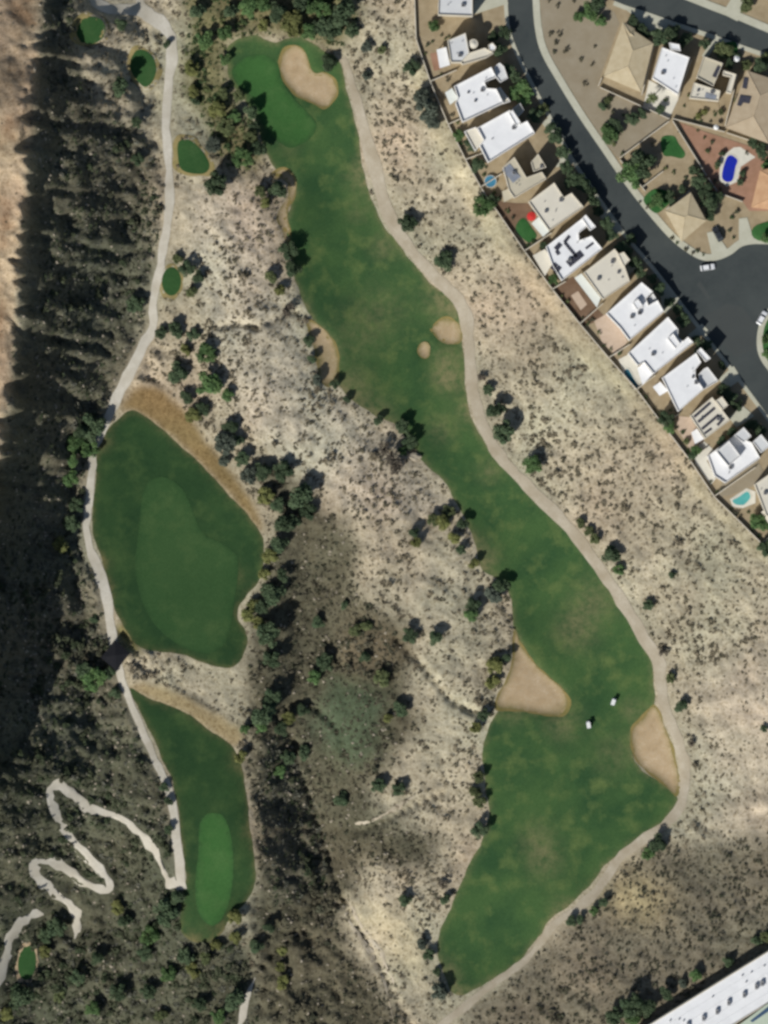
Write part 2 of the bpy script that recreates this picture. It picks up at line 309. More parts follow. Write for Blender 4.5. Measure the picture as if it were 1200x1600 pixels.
CTRL = [(400,130,1),(480,200,.5),(510,300,0),(560,450,0),(620,560,0),(680,680,-.5),(760,800,-.5),(850,950,-1),(940,1060,-1),(900,1200,-1),(800,1400,-1.5),(720,1500,-2),
 (540,95,1),(590,290,.8),(730,500,.8),(760,690,.8),(900,840,.5),(1030,1050,0),(1070,1220,0),(950,1365,0),(830,1490,-1),
 (645,80,6),(700,220,6),(800,400,6),(900,530,6),(1000,650,6),(1100,780,6),(1200,890,6),(620,200,3),(700,350,3.2),(800,520,3.2),(900,680,3.2),(1000,820,3),(1100,930,4),
 (1200,1000,6),(1150,1100,5),(1100,1150,2.5),(1200,1250,6),(1100,1280,2.5),(1350,1100,8),(1350,1300,9),
 (1000,1420,4),(1100,1400,7.5),(1200,1400,11),(1100,1500,13),(1000,1580,12.5),(900,1520,5),(1200,1480,13.5),(850,1580,5),(1150,1600,13.5),(1300,1500,13.5),(1000,1700,13.5),(1300,1750,13.5),
 (260,200,4),(262,330,4),(240,500,3.5),(180,640,3),(140,780,3),(165,930,3),(190,1060,3),(240,1180,3),(280,1350,3.5),(270,850,3),(300,980,3),(200,700,3),(360,850,3),(300,660,5),(380,760,5),(340,700,4.5),(300,1200,3),(330,1350,3.5),(320,1450,3),
 (330,380,6),(400,500,7.5),(420,620,7.5),(520,680,5),(400,330,5),(470,560,4),(600,760,4),(560,850,5),(650,900,4),(700,950,3.5),(700,1050,3),(350,20,4),(450,10,4),(540,10,4),(600,60,4),
 (440,880,3),(450,950,0),(520,1000,1),(540,1150,0),(480,1240,-5),(460,1180,-2.5),(400,1200,3),(402,1270,3.2),(408,1350,3.2),(452,1270,-3),(465,1340,-4),(510,1340,-5),(545,1250,-2.5),(600,1300,0),(650,1230,1.5),(700,1200,1),(600,1420,0),(560,1440,-2),(650,1500,0),(530,1450,-4),(480,1420,-6),(430,1480,-5),(400,1550,-5),(470,1570,-2),(600,1560,-1),
 (90,1230,2),(60,1350,-3),(100,1440,-7),(40,1500,-8),(10,1450,-6),(200,1400,-3),(200,1500,-7),(300,1540,-4),(150,1580,-10),(250,1350,2.5),(0,1700,-9),(300,1750,-6),(600,1750,0),
 (50,300,2),(50,700,2),(50,1000,1),(50,1200,0),(150,400,3),(100,900,2),(-200,300,2),(-200,1000,2),(-200,1500,-4),(150,-150,4),(400,-200,4),(1000,100,6),(900,-100,6),(1200,400,6),(1350,700,6),(1350,0,6)]
c = np.array(CTRL, float); n = len(c)
D = np.hypot(c[:, None, 0] - c[None, :, 0], c[:, None, 1] - c[None, :, 1]) + 12.0 * np.eye(n)
K = np.zeros((n + 1, n + 1)); K[:n, :n] = D; K[:n, n] = 1; K[n, :n] = 1
wgt = np.linalg.solve(K, np.append(c[:, 2], 0))
H = np.full(PX.shape, wgt[n])
for i in range(n): H += wgt[i] * np.hypot(PX - c[i, 0], PY - c[i, 1])
H = blur(H, 2, 2)
e = np.array(EDGE, float)
ribs = fnoise(3, 1.4, 2.5, 22); spur = anis(9, 0.12, 50, 6)
Dm = (PX - np.interp(PY, e[:, 0], e[:, 1])) * M + 1.15 * spur + 0.6 * ribs + 0.7 * fnoise(5, 2.0, 8, 60)
HT = np.interp(PY, [-40, 30, 170, 600, 850, 1250, 1400, 1700], [10, 17, 33, 33, 44, 46, 36, 22])
TE = np.interp(PY, [0, 400, 600, 700, 850, 1000, 1250, 1500], [33, 35, 29, 25, 31, 37, 37, 40])
CT = np.interp(PY, [0, 650, 850, 1250, 1400], [0.80, 0.78, 0.56, 0.56, 0.62])
cliff = np.where(Dm < 3.6, 1 - (1 - CT) * np.clip(Dm / 3.6, 0, 1), CT * (1 - np.clip((Dm - 3.6) / (TE - 3.6), 0, 1)) ** 1.15)
xe2 = np.interp(PY, [800, 900, 1000, 1160, 1250, 1350, 1420, 1500], [430, 420, 408, 404, 406, 412, 404, 390]); d2 = (PX - xe2) * M + 0.3 * ribs
sm = lambda a, b, x: (lambda t: t * t * (3 - 2 * t))(np.clip((x - a) / (b - a), 0, 1))
gully = np.interp(PY, [820, 880, 1000, 1080, 1160, 1220, 1370, 1450], [0, -4, -4, -3, -3, -4, -4, 0]) * sm(0, 15, d2) * (1 - sm(17, 34, d2))
# everything man-made is mown or graded smooth
def region(poly, grow=0):
    m = pip(poly, PX, PY).astype(float)
    return m
def strip_poly(pts, w): 
    pts = np.array(smooth_loop(pts, 4, False)); w = np.interp(np.linspace(0, 1, len(pts)), np.linspace(0, 1, len(w)), w) if hasattr(w, '__len__') else np.full(len(pts), w)
    t = np.gradient(pts, axis=0); t /= np.linalg.norm(t, axis=1)[:, None]; nn = np.stack([t[:, 1], -t[:, 0]], 1)
    return pts, nn, w
def strip_mask(pts, w, extra=0):
    P, Nn, ww = strip_poly(pts, w); m = np.zeros(PX.shape, bool)
    for (x, y), q in zip(P, ww): m |= np.hypot(PX - x, PY - y) < q / 2 + extra
    return m
TURF = [smooth_loop(p) for p in (FAIRWAY, LFAIR, LOWFAIR)]
turf_m = np.zeros(PX.shape, bool)
for p in TURF: turf_m |= pip(p, PX, PY)
tee_m = np.zeros(PX.shape, bool)
for p in TEES: tee_m |= pip(p, PX, PY)
bunk_m = np.zeros(PX.shape, bool)
for p in BUNKERS + [CRESCENT]: bunk_m |= pip(smooth_loop(p), PX, PY)
path_m = np.zeros(PX.shape, bool)
for p, w in ((MAINPATH, MAINW), (LPATH, LPATHW), (TOPSPUR, 14), (SWITCH, 11), (LOWTRAIL, 12), (SHORTTRAIL, 11)): path_m |= strip_mask(p, w, 2)
HOODS = BACKWALL + [(1500, 925), (1500, -300), (646, -300)]
hood_m = pip(HOODS, PX, PY)
bank_m = pip(BANK, PX, PY) | pip(LOWBANK, PX, PY)
BIGPAD = [(985,1618),(1240,1460),(1500,1460),(1500,1800),(985,1800)]
pad_m = pip(BIGPAD, PX, PY)
flat = np.clip(blur((turf_m | tee_m | bunk_m | path_m | bank_m).astype(float), 2, 1) * 1.6, 0, 1)
hood = np.clip(blur(hood_m.astype(float), 2, 3) * 1.0, 0, 1)
hood = np.clip((hood - 0.05) / 0.45, 0, 1)
pad = np.clip(blur(pad_m.astype(float), 2, 2) * 2, 0, 1)
wild = 1 - flat
slope_w = blur(np.clip((PX < 250).astype(float) + pip([(400,1100),(400,1600),(560,1600),(520,1300),(480,1150)], PX, PY), 0, 1), 2, 5)
H = H + HT * cliff + gully
GUL = [[(452,1150),(470,1210),(488,1262),(506,1318),(522,1372),(536,1408)], [(536,1408),(560,1450),(586,1498),(614,1552),(650,1615)], [(390,1535),(436,1484),(488,1448),(536,1408)], [(560,1300),(600,1285),(640,1262),(690,1240)], [(430,1120),(470,1100),(520,1130),(540,1180)], [(620,1000),(660,1040),(700,1090),(745,1115)], [(400,510),(425,500),(460,486)], [(340,512),(370,506),(400,512)]]
for g in GUL:
    P_, _, _ = strip_poly(g, 5)
    dd = np.full(PX.shape, 99.0)
    for x, y in P_: dd = np.minimum(dd, np.hypot(PX - x, PY - y))
    H -= 1.9 * np.exp(-(dd * M / 1.1) ** 2)
H += blur(bunk_m.astype(float), 3, 3) * 0.25
H = H + wild * (0.22 * fnoise(21, 1.6, 1.6, 14) + 0.35 * fnoise(22, 2, 12, 60)) * (1 + 1.6 * slope_w) * (1 - 0.6 * np.clip(-Dm / 3, 0, 1)) + wild * slope_w * (0.35 * ribs + 0.32 * spur * (PX < 260)) * np.clip(Dm / 4, 0, 1)
Hs = blur(H, 3, 3); H = H * (1 - flat) + Hs * flat
H -= blur(bunk_m.astype(float), 2, 1) * 0.85
for p in TEES:
    tm_ = pip([((x - np.mean([q[0] for q in p])) * 1.25 + np.mean([q[0] for q in p]), (y - np.mean([q[1] for q in p])) * 1.25 + np.mean([q[1] for q in p])) for x, y in p], PX, PY); k_ = np.clip(blur(tm_.astype(float), 2, 1) * 1.3, 0, 1); H = H * (1 - k_) + (H[tm_].mean() + .3) * k_
H = H * (1 - hood) + 6.0 * hood
H = H * (1 - pad) + 13.5 * pad
def hz(px, py):
    fx = min(max((px - X0) / ST, 0), NX - 1.001); fy = min(max((py - Y0) / ST, 0), NY - 1.001)
    i, j = int(fx), int(fy); u, v = fx - i, fy - j
    return (H[j, i] * (1 - u) + H[j, i + 1] * u) * (1 - v) + (H[j + 1, i] * (1 - u) + H[j + 1, i + 1] * u) * v
def P3(p, dz=0.0): return W(p, hz(p[0], p[1]) + dz)

# ------------------------------------------------------------------ soil colours by kind of ground
def zone(poly, soft=3): return np.clip(blur(pip(poly, PX, PY).astype(float), 2, soft) + 0.10 * fnoise(int(abs(poly[0][0] * 7 + poly[1][1])) % 999, 1.4, 2, 40) * blur(((lambda q: q * (1 - q) * 4)(blur(pip(poly, PX, PY).astype(float), 2, soft))), 1, 1), 0, 1)
Z = {}
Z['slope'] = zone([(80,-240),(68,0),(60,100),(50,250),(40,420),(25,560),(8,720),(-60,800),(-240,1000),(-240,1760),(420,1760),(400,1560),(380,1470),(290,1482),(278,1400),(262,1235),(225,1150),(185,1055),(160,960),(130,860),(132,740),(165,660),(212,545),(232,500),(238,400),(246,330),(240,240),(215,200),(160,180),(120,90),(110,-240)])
Z['mesa'] = zone([(80,-240),(68,0),(60,100),(50,250),(40,420),(25,560),(8,720),(-60,800),(-240,1000),(-240,-240)], 1)
Z['palesand'] = zone([(300,300),(330,290),(400,300),(430,400),(470,500),(500,600),(560,650),(620,690),(680,760),(700,810),(620,810),(540,790),(470,730),(420,700),(380,640),(360,590),(320,480),(300,400)])
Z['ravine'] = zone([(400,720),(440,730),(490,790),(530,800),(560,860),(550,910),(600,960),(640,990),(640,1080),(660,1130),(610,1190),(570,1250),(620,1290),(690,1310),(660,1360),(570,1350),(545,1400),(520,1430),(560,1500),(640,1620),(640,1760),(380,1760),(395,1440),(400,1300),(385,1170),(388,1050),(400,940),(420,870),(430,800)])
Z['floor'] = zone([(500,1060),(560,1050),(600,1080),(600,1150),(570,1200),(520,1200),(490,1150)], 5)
Z['browngap'] = zone([(540,960),(620,960),(640,1010),(620,1060),(560,1060),(520,1030)], 4)
Z['seslope'] = zone([(1040,1330),(1120,1312),(1200,1295),(1440,1290),(1440,1760),(690,1760),(740,1580),(850,1484),(930,1412),(1000,1335)])
Z['selight'] = zone([(950,1370),(1020,1365),(1050,1420),(1000,1440),(940,1420)], 5)
Z['lowsand'] = zone([(560,1415),(640,1425),(660,1470),(668,1545),(640,1530),(590,1470),(545,1430)], 3)
Z['eastsand'] = zone([(1090,1040),(1200,990),(1440,980),(1440,1285),(1120,1300),(1085,1200)], 6)
Z['track'] = zone([(645,60),(668,130),(696,197),(722,252),(747,297),(780,345),(815,396),(858,455),(900,510),(946,562),(990,612),(1030,668),(1072,724),(1110,780),(1145,815),(1185,853),(1205,875),(1175,868),(1130,820),(1085,770),(1045,710),(1000,655),(955,600),(905,560),(860,500),(815,440),(770,385),(735,330),(705,270),(670,200),(640,130)], 1)
Z['wood'] = zone([(280,-240),(290,60),(285,140),(320,200),(350,260),(400,270),(415,240),(395,190),(355,110),(360,60),(420,55),(530,75),(560,30),(580,-240)], 3)
Z['bank'] = zone(BANK, 1); Z['lowbank'] = zone(LOWBANK, 1); Z['collar'] = zone(COLLAR, 1)
Z['gully'] = zone([(405,1160),(408,1260),(412,1370),(430,1420),(500,1400),(520,1345),(490,1260),(460,1180),(440,1140)], 2)
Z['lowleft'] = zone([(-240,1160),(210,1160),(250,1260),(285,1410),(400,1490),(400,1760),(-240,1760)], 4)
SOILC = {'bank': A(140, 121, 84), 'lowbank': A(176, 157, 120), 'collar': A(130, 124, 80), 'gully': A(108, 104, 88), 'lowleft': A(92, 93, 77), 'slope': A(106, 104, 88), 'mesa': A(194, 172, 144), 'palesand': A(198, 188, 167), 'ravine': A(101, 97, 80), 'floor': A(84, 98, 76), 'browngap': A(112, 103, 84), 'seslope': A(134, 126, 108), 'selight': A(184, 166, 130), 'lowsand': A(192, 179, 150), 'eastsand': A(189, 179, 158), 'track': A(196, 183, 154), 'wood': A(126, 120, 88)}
SO = np.zeros(PX.shape + (3,)); SO[:] = A(183, 173, 150)
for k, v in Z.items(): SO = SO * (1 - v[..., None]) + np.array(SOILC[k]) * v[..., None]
streak = np.clip((np.exp(-((Dm + 6) / 3.2) ** 2)) * (0.8 + 0.5 * fnoise(41, 1.6, 4, 50)), 0, 1) * Z['mesa']
SO = SO * (1 - streak[..., None]) + np.array(A(164, 136, 108)) * streak[..., None]
SO *= (1 + 0.07 * fnoise(31, 1.5, 3, 60) + 0.05 * fnoise(32, 0.8, 1.6, 8))[..., None]
SO[..., 0] *= 1 + 0.03 * fnoise(33, 1.8, 10, 80)
wash = anis(71, math.radians(165), 120, 9); wash2 = anis(72, math.radians(-35), 90, 10)
est = blur(((PX > 1060) & (PY > 960) & (PY < 1330)).astype(float), 2, 6); net = blur(pip([(560,0),(640,0),(1200,880),(1240,1000),(1060,1000),(760,640),(600,300)], PX, PY).astype(float), 2, 5)
SO *= (1 + 0.085 * wash * est + 0.06 * wash2 * net)[..., None]
SO = np.clip(SO, 0.02, 0.62)

# terrain: one sheet, fine inside the picture and running out far beyond it
ext = np.array([60, 160, 360, 700, 1300]) / M
gxx = np.concatenate([X0 - ext[::-1], gx, gx[-1] + ext]); gyy = np.concatenate([Y0 - ext[::-1], gy, gy[-1] + ext])
under = np.clip((blur((turf_m | bunk_m).astype(float), 1, 1) - 0.7) / 0.3, 0, 1)
Hx = np.pad(H - 0.35 * under, 5, mode='edge'); SOx = np.pad(SO, ((5, 5), (5, 5), (0, 0)), mode='edge')
PXX, PYY = np.meshgrid(gxx, gyy)
V = np.stack([(PXX - 600) * M, (800 - PYY) * M, Hx], -1).reshape(-1, 3)
ny, nx = Hx.shape
idx = np.arange(ny * nx).reshape(ny, nx)
F = np.stack([idx[:-1, :-1], idx[1:, :-1], idx[1:, 1:], idx[:-1, 1:]], -1).reshape(-1, 4)
def np_mesh(name, V, F, mat, smooth=True):
    me = bpy.data.meshes.new(name); k = F.shape[1]
    me.vertices.add(len(V)); me.vertices.foreach_set('co', V.astype(np.float32).ravel())
    me.loops.add(F.size); me.loops.foreach_set('vertex_index', F.astype(np.int32).ravel())
    me.polygons.add(len(F)); me.polygons.foreach_set('loop_start', (np.arange(len(F)) * k).astype(np.int32))
    me.polygons.foreach_set('loop_total', np.full(len(F), k, np.int32))
    me.polygons.foreach_set('use_smooth', np.full(len(F), smooth))
    me.materials.append(mat); me.update(calc_edges=True); me.validate(); return me
tm = np_mesh('terrain', V, F, MAT['soil'])
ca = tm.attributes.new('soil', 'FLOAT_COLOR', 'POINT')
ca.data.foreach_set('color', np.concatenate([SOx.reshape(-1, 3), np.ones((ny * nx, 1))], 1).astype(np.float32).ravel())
tag(obj('terrain', tm), 'desert ground of pale sand, dark brushy slopes and the mesa rim', None, None, 'structure')

# ------------------------------------------------------------------ draped sheets
DRY = [(705,470,34,.9),(712,440,26,.5),(700,590,22,1),(697,560,20,.6),(735,640,18,.7),(765,735,18,.5),(545,610,30,.8),(590,650,26,.6),(500,560,20,.5),(565,275,22,.7),(600,385,20,.5),(560,330,20,.3),(930,940,34,.5),(900,985,30,.6),(850,1345,26,.6),(840,1310,26,.4),(960,1180,30,.35),(880,1130,28,.5),(990,1110,18,.5),(740,860,24,.6),(760,880,20,.6),(700,1520,18,.6),(712,1550,16,.8),(470,480,14,.6),(690,670,24,.35),(600,480,40,.25),(560,520,40,.3),(450,230,16,.3),(880,1420,20,.4),(800,1115,18,.5),(160,690,14,.6),(155,880,14,.8),(165,920,12,.7),(375,1190,16,.6),(392,1300,14,.5),(345,1455,18,.6),(300,1470,16,.6),(370,900,16,.3)]
def drape(name, poly_px, mat, dz, label=None, spacing=8, kind='structure', edge_dry=0.0, extra=None):
    poly = ccw([tuple(p) for p in poly_px]); n = len(poly)
    x0, x1 = min(p[0] for p in poly), max(p[0] for p in poly); y0, y1 = min(p[1] for p in poly), max(p[1] for p in poly)
    XX, YY = np.meshgrid(np.arange(x0 + spacing / 2, x1, spacing), np.arange(y0 + spacing / 2, y1, spacing))
    XX = XX + (np.arange(XX.shape[0]) % 2)[:, None] * spacing / 2
    keep = pip(poly, XX, YY); q = np.stack([XX[keep], YY[keep]], 1)
    B = np.array(poly)
    if len(q):
        d = np.min(np.hypot(q[:, None, 0] - B[None, :, 0], q[:, None, 1] - B[None, :, 1]), 1); q = q[d > spacing * 0.45]
    pts = [Vector(p) for p in poly] + [Vector(p) for p in q]
    vs, es, fs, *_ = delaunay_2d_cdt(pts, [], [list(range(n))], 1, 1e-4)
    ve = [P3((v.x, v.y), dz + (extra(v.x, v.y) if extra else 0)) for v in vs]
    fs = [tuple(reversed(f)) if area([(ve[i].x, ve[i].y) for i in f]) < 0 else tuple(f) for f in fs]
    me = mesh(name, ve, fs, mat, True)
    a = me.attributes.new('dry', 'FLOAT', 'POINT'); val = []
    for v in vs:
        t = sum(s * math.exp(-((v.x - cx) ** 2 + (v.y - cy) ** 2) / (r * r)) for cx, cy, r, s in DRY)
        val.append(min(1.0, t))
    if edge_dry:
        for i, v in enumerate(vs):
            dd = float(np.min(np.hypot(B[:, 0] - v.x, B[:, 1] - v.y))); val[i] = min(1.0, val[i] + edge_dry * math.exp(-dd / 4.0))
    a.data.foreach_set('value', val)
    return tag(obj(name, me), label, None, None, kind)
def rag(poly, amp=2.0, seed=1):
    r = np.random.RandomState(seed); p = np.array(poly); k = len(p); ph = r.rand(6) * 6.28
    t = np.gradient(p, axis=0); t /= np.linalg.norm(t, axis=1)[:, None] + 1e-9
    s = np.cumsum(np.linalg.norm(np.diff(p, axis=0, append=p[:1]), axis=1))
    d = amp * (np.sin(s / 9 + ph[0]) * .5 + np.sin(s / 4.1 + ph[1]) * .35 + np.sin(s / 17 + ph[2]) * .5)
    return [tuple(v) for v in p + np.stack([t[:, 1], -t[:, 0]], 1) * d[:, None]]
drape('fairway', rag(TURF[0], 1.6, 5), MAT['fairway'], 0.06, 'long winding fairway running past six bunkers', 8, edge_dry=0.6)
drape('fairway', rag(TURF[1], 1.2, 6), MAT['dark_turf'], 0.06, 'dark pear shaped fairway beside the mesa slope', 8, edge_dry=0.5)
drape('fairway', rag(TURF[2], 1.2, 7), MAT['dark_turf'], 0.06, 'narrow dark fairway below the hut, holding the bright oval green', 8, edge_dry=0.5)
drape('putting_green', smooth_loop(TOPGREEN), MAT['green'], 0.11, 'bright putting green at the top of the long fairway beside the kidney bunker', 7, edge_dry=1.0)
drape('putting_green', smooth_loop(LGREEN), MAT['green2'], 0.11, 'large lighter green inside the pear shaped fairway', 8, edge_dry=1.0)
drape('putting_green', smooth_loop(LOWGREEN), MAT['green'], 0.11, 'bright oval green at the foot of the narrow dark fairway', 7, edge_dry=1.0)
for p, l in zip(TEES, ['oval tee box below the path bend at the top, nearest the mesa', 'upright oval tee box touching a round dark tree', 'pointed tee box on the far side of the path from the slope', 'small round tee box beside the path above its bend', 'small oval tee box in tan ground beside the lowest curving trail']):
    drape('dry_collar', [( (x - np.mean([q[0] for q in p])) * 1.3 + np.mean([q[0] for q in p]), (y - np.mean([q[1] for q in p])) * 1.25 + np.mean([q[1] for q in p])) for x, y in rag(smooth_loop(p), 2.5, len(p))], MAT['collar'] if p is not TEES[4] else MAT['sand'], 0.05, 'dry collar round the ' + l.split(',')[0], 7)
    drape('tee_box', smooth_loop(p), MAT['tee'], 0.14, l, 7)
for p, l in zip(BUNKERS + [CRESCENT], ['kidney shaped bunker beside the top green', 'long bunker on the desert side of the long fairway', 'round bunker against the bend of the cart path', 'smallest bunker, oval, beside the round bunker', 'large three cornered bunker cutting into the lower fairway', 'wedge shaped bunker between fairway and cart path', 'crescent of sand round the dark thicket by the fairway']):
    sp = smooth_loop(p); cx, cy = np.mean([q[0] for q in sp]), np.mean([q[1] for q in sp])
    drape('bunker_lip', [((x - cx) * 1.08 + cx, (y - cy) * 1.06 + cy) for x, y in rag(sp, 1.6, len(p))], MAT['drygrass'], 0.09, 'dry grass lip of the ' + l.split(' beside')[0].split(' on ')[0].split(' against')[0].split(',')[0].split(' cutting')[0].split(' between')[0].split(' round')[0], 6)
    drape('bunker', rag(sp, 1.0, len(p) + 3), MAT['sand'], 0.30 if p is BUNKERS[3] else 0.13, l, 4, edge_dry=0.9)
def strip(name, pts, w, mat, dz, label, thick=0.0):
    Pp, Nn, ww = strip_poly(pts, w); vs = []; fs = []; K5 = 5
    jit = np.random.RandomState(len(pts)).randn(len(Pp), 2); jit = (jit + np.roll(jit, 1, 0)) * (0.8 if name == 'cart_path' else 1.7)
    if name == 'dirt_trail': ww = ww * np.clip((np.arange(len(Pp)) + 1.5) / 5, 0, 1) * np.clip((len(Pp) - np.arange(len(Pp)) + .5) / 5, 0, 1) * 0.95
    else: ww = ww * 0.94
    for (x, y), (a, b), q, jj in zip(Pp, Nn, ww, jit):
        for k in range(K5):
            t = (k / (K5 - 1) - 0.5) * q + (jj[0] if k == 0 else jj[1] if k == K5 - 1 else 0); vs.append(P3((x + a * t, y + b * t), dz + (0.02 if 0 < k < K5 - 1 else 0)))
    for i in range(len(Pp) - 1):
        for k in range(K5 - 1):
            a = i * K5 + k; fs.append((a, a + 1, a + K5 + 1, a + K5))
    if area([(vs[i].x, vs[i].y) for i in fs[0]]) < 0: fs = [tuple(reversed(f)) for f in fs]
    return tag(obj(name, mesh(name, vs, fs, mat, True)), label, None, None, 'structure')
strip('cart_path', MAINPATH, MAINW, MAT['path'], 0.10, 'pale cart path following the long fairway from top to bottom')
strip('cart_path', LPATH, LPATHW, MAT['pathgrey'], 0.10, 'pale cart path along the foot of the mesa slope past the hut')
strip('cart_path', TOPSPUR, 14, MAT['pathgrey'], 0.11, 'short path spur leaving the bend at the top of the picture')
strip('dirt_trail', SWITCH, 14, MAT['pathgrey'], 0.10, 'pale switchback trail zigzagging down the dark slope')
strip('dirt_trail', LOWTRAIL, 15, MAT['pathgrey'], 0.10, 'pale curving trail beside the lowest small tee')
for q, l in (([(530,1408),(546,1440),(572,1480),(598,1530),(618,1610)], 'thin pale wheel track running down the brown flat beside the bare sand strip'), ([(540,1404),(560,1440),(588,1482),(612,1530),(632,1605)], 'second thin wheel track, nearer the bare sand strip'), ([(436,1478),(486,1446),(530,1408)], 'thin pale trail crossing the ravine toward the wheel tracks'), ([(555,1290),(590,1278),(622,1262),(650,1240)], 'thin pale wash line above the brown bushes in the ravine')):
    strip('dirt_trail', q, 5, MAT['path'], 0.08, l)
strip('dirt_trail', SHORTTRAIL, 11, MAT['pathgrey'], 0.10, 'short pale trail leaving the bottom edge below the narrow fairway')

# ------------------------------------------------------------------ streets
Z6 = 6.0
def sheet(name, poly_px, mat, z, label, thick=0.0, kind='structure'):
    poly = ccw([(W(p).x, W(p).y) for p in poly_px]); mb = MB()
    if thick: mb.prism(poly, Z6 + z - thick, Z6 + z)
    else: mb.add([(x, y, Z6 + z) for x, y in poly], [tuple(range(len(poly)))])
    return tag(mb.build(name, mat), label, None, None, kind)
sheet('yard_ground', [(646,-60),(651,62),(673,128),(701,195),(728,250),(753,295),(786,343),(821,394),(864,453),(907,507),(952,560),(996,610),(1037,665),(1079,720),(1117,777),(1151,810),(1191,850),(1261,925),(1500,925),(1500,-60)], MAT['gravel'], 0.02, 'tan gravel under the houses and their yards')
LK = smooth_loop([(793,-60),(793,0),(797,45),(811,85),(836,135),(868,195),(897,249),(935,305),(975,362),(1017,411),(1057,462),(1105,525),(1150,583),(1200,650),(1290,770)], 4, False)
RK = smooth_loop([(832,-60),(832,0),(836,48),(846,85),(870,128),(902,180),(940,236),(975,287),(1010,332),(1045,372),(1072,394),(1097,407),(1120,407),(1142,398),(1158,386),(1175,382),(1200,382),(1260,384)], 4, False)
ISL = smooth_loop([(1300,440),(1240,455),(1207,476),(1192,494),(1184,514),(1182,540),(1188,562),(1205,586),(1260,660),(1330,750)], 4, False)
sheet('road', LK + [(1330, 770)] + ISL[::-1] + [(1300, 384)] + RK[::-1], MAT['asphalt'], 0.06, 'dark asphalt street running down past the row of flat roofed houses to the wide bend')
sheet('road', [(900,-60),(935,-10),(960,2),(977,9),(1018,22),(1060,37),(1112,54),(1162,72),(1200,85),(1300,120),(1300,86),(1200,52),(1150,31),(1110,16),(1065,-2),(990,-40),(960,-60)], MAT['asphalt'], 0.06, 'dark asphalt street crossing the top corner above the tiled house')
sheet('asphalt_repair', [(1090,500),(1135,475),(1160,480),(1182,512),(1176,545),(1150,560)], MAT['asphalt_patch'], 0.064, 'slightly paler asphalt patch in the wide bend')
sheet('asphalt_repair', [(1088,444),(1094,440),(1110,466),(1105,469)], MAT['asphalt_patch'], 0.064, 'thin pale asphalt seam in the wide bend')
def ribbon(name, line, w, mat, z, side, label, thick=0.13):
    pts = np.array(line); t = np.gradient(pts, axis=0); t /= np.linalg.norm(t, axis=1)[:, None]; nn = np.stack([-t[:, 1], t[:, 0]], 1) * side
    out = pts + nn * w
    return sheet(name, [tuple(p) for p in pts] + [tuple(p) for p in out[::-1]], mat, z, label, thick)
ribbon('sidewalk', RK, 11, MAT['concrete'], 0.17, -1, 'pale sidewalk curving round the vacant lot and the corner house')
ribbon('sidewalk', LK, 6, MAT['concrete'], 0.17, 1, 'pale sidewalk in front of the row of flat roofed houses')
ribbon('sidewalk', ISL, 9, MAT['concrete'], 0.17, -1, 'curved sidewalk of the island in the wide bend')
ribbon('sidewalk', [(960,2),(977,9),(1018,22),(1060,37),(1112,54),(1162,72),(1200,85),(1300,120)], 7, MAT['concrete'], 0.17, 1, 'sidewalk in front of the tiled house at the top')
ribbon('sidewalk', [(1065,-2),(1110,16),(1150,31),(1200,52),(1300,86)], 12, MAT['concrete'], 0.17, -1, 'pale sidewalk on the far side of the top street')
sheet('vacant_lot', [(845,-60),(845,40),(856,80),(880,122),(912,172),(948,226),(965,247),(1046,188),(935,138),(938,120),(968,38),(960,20),(930,0),(900,-60)], MAT['gravel_grey'], 0.05, 'bare grey gravel lot between the street and the tiled house')
DRIVES = [([(845,188),(858,180),(872,200),(856,206)], 'first'), ([(872,258),(882,232),(897,249),(893,258),(880,268)], 'second'), ([(738,0),(785,-10),(795,40),(790,0),(752,20)][:2] + [(793,12),(748,22)], 'third')]
for q, l in [([(846,192),(858,184),(876,206),(862,214)], 'cream house with three roof levels'), ([(868,262),(884,230),(898,250),(892,258)], 'tan courtyard house'), ([(742,-6),(788,-10),(794,6),(738,24)], 'topmost house of the row'), ([(936,338),(950,326),(975,361),(962,368)], 'house with red umbrella'), ([(962,428),(990,404),(1000,414),(972,440)], 'house with many solar panels'),
             ([(1030,448),(1036,441),(1060,470),(1040,492),(1034,484)], 'house with the white roof box'), ([(1122,592),(1146,572),(1158,592),(1134,610)], 'white house with the curved garage'), ([(1138,652),(1160,634),(1178,650),(1150,668)], 'house with striped solar rows'), ([(1074,524),(1096,506),(1106,516),(1084,534)], 'white house with the teal pool'),
             ([(1104,364),(1117,361),(1136,390),(1113,404)], 'corner house by the bend'), ([(1154,342),(1167,340),(1178,378),(1154,384)], 'peach tiled house'), ([(978,16),(1016,24),(1046,36),(1036,52),(1016,50),(985,22)], 'tiled house at the top'), ([(1118,54),(1126,62),(1104,92),(1096,88)], 'house with the grey roof deck'),
             ([(1128,22),(1140,2),(1148,-10),(1165,-10),(1160,40),(1200,56),(1240,20),(1240,-20),(1175,-20),(1172,20)][:4] + [(1152,34)], 'house across the top street')]:
    sheet('driveway', q, MAT['concrete'], 0.19, 'pale concrete driveway of the ' + l, 0.12)
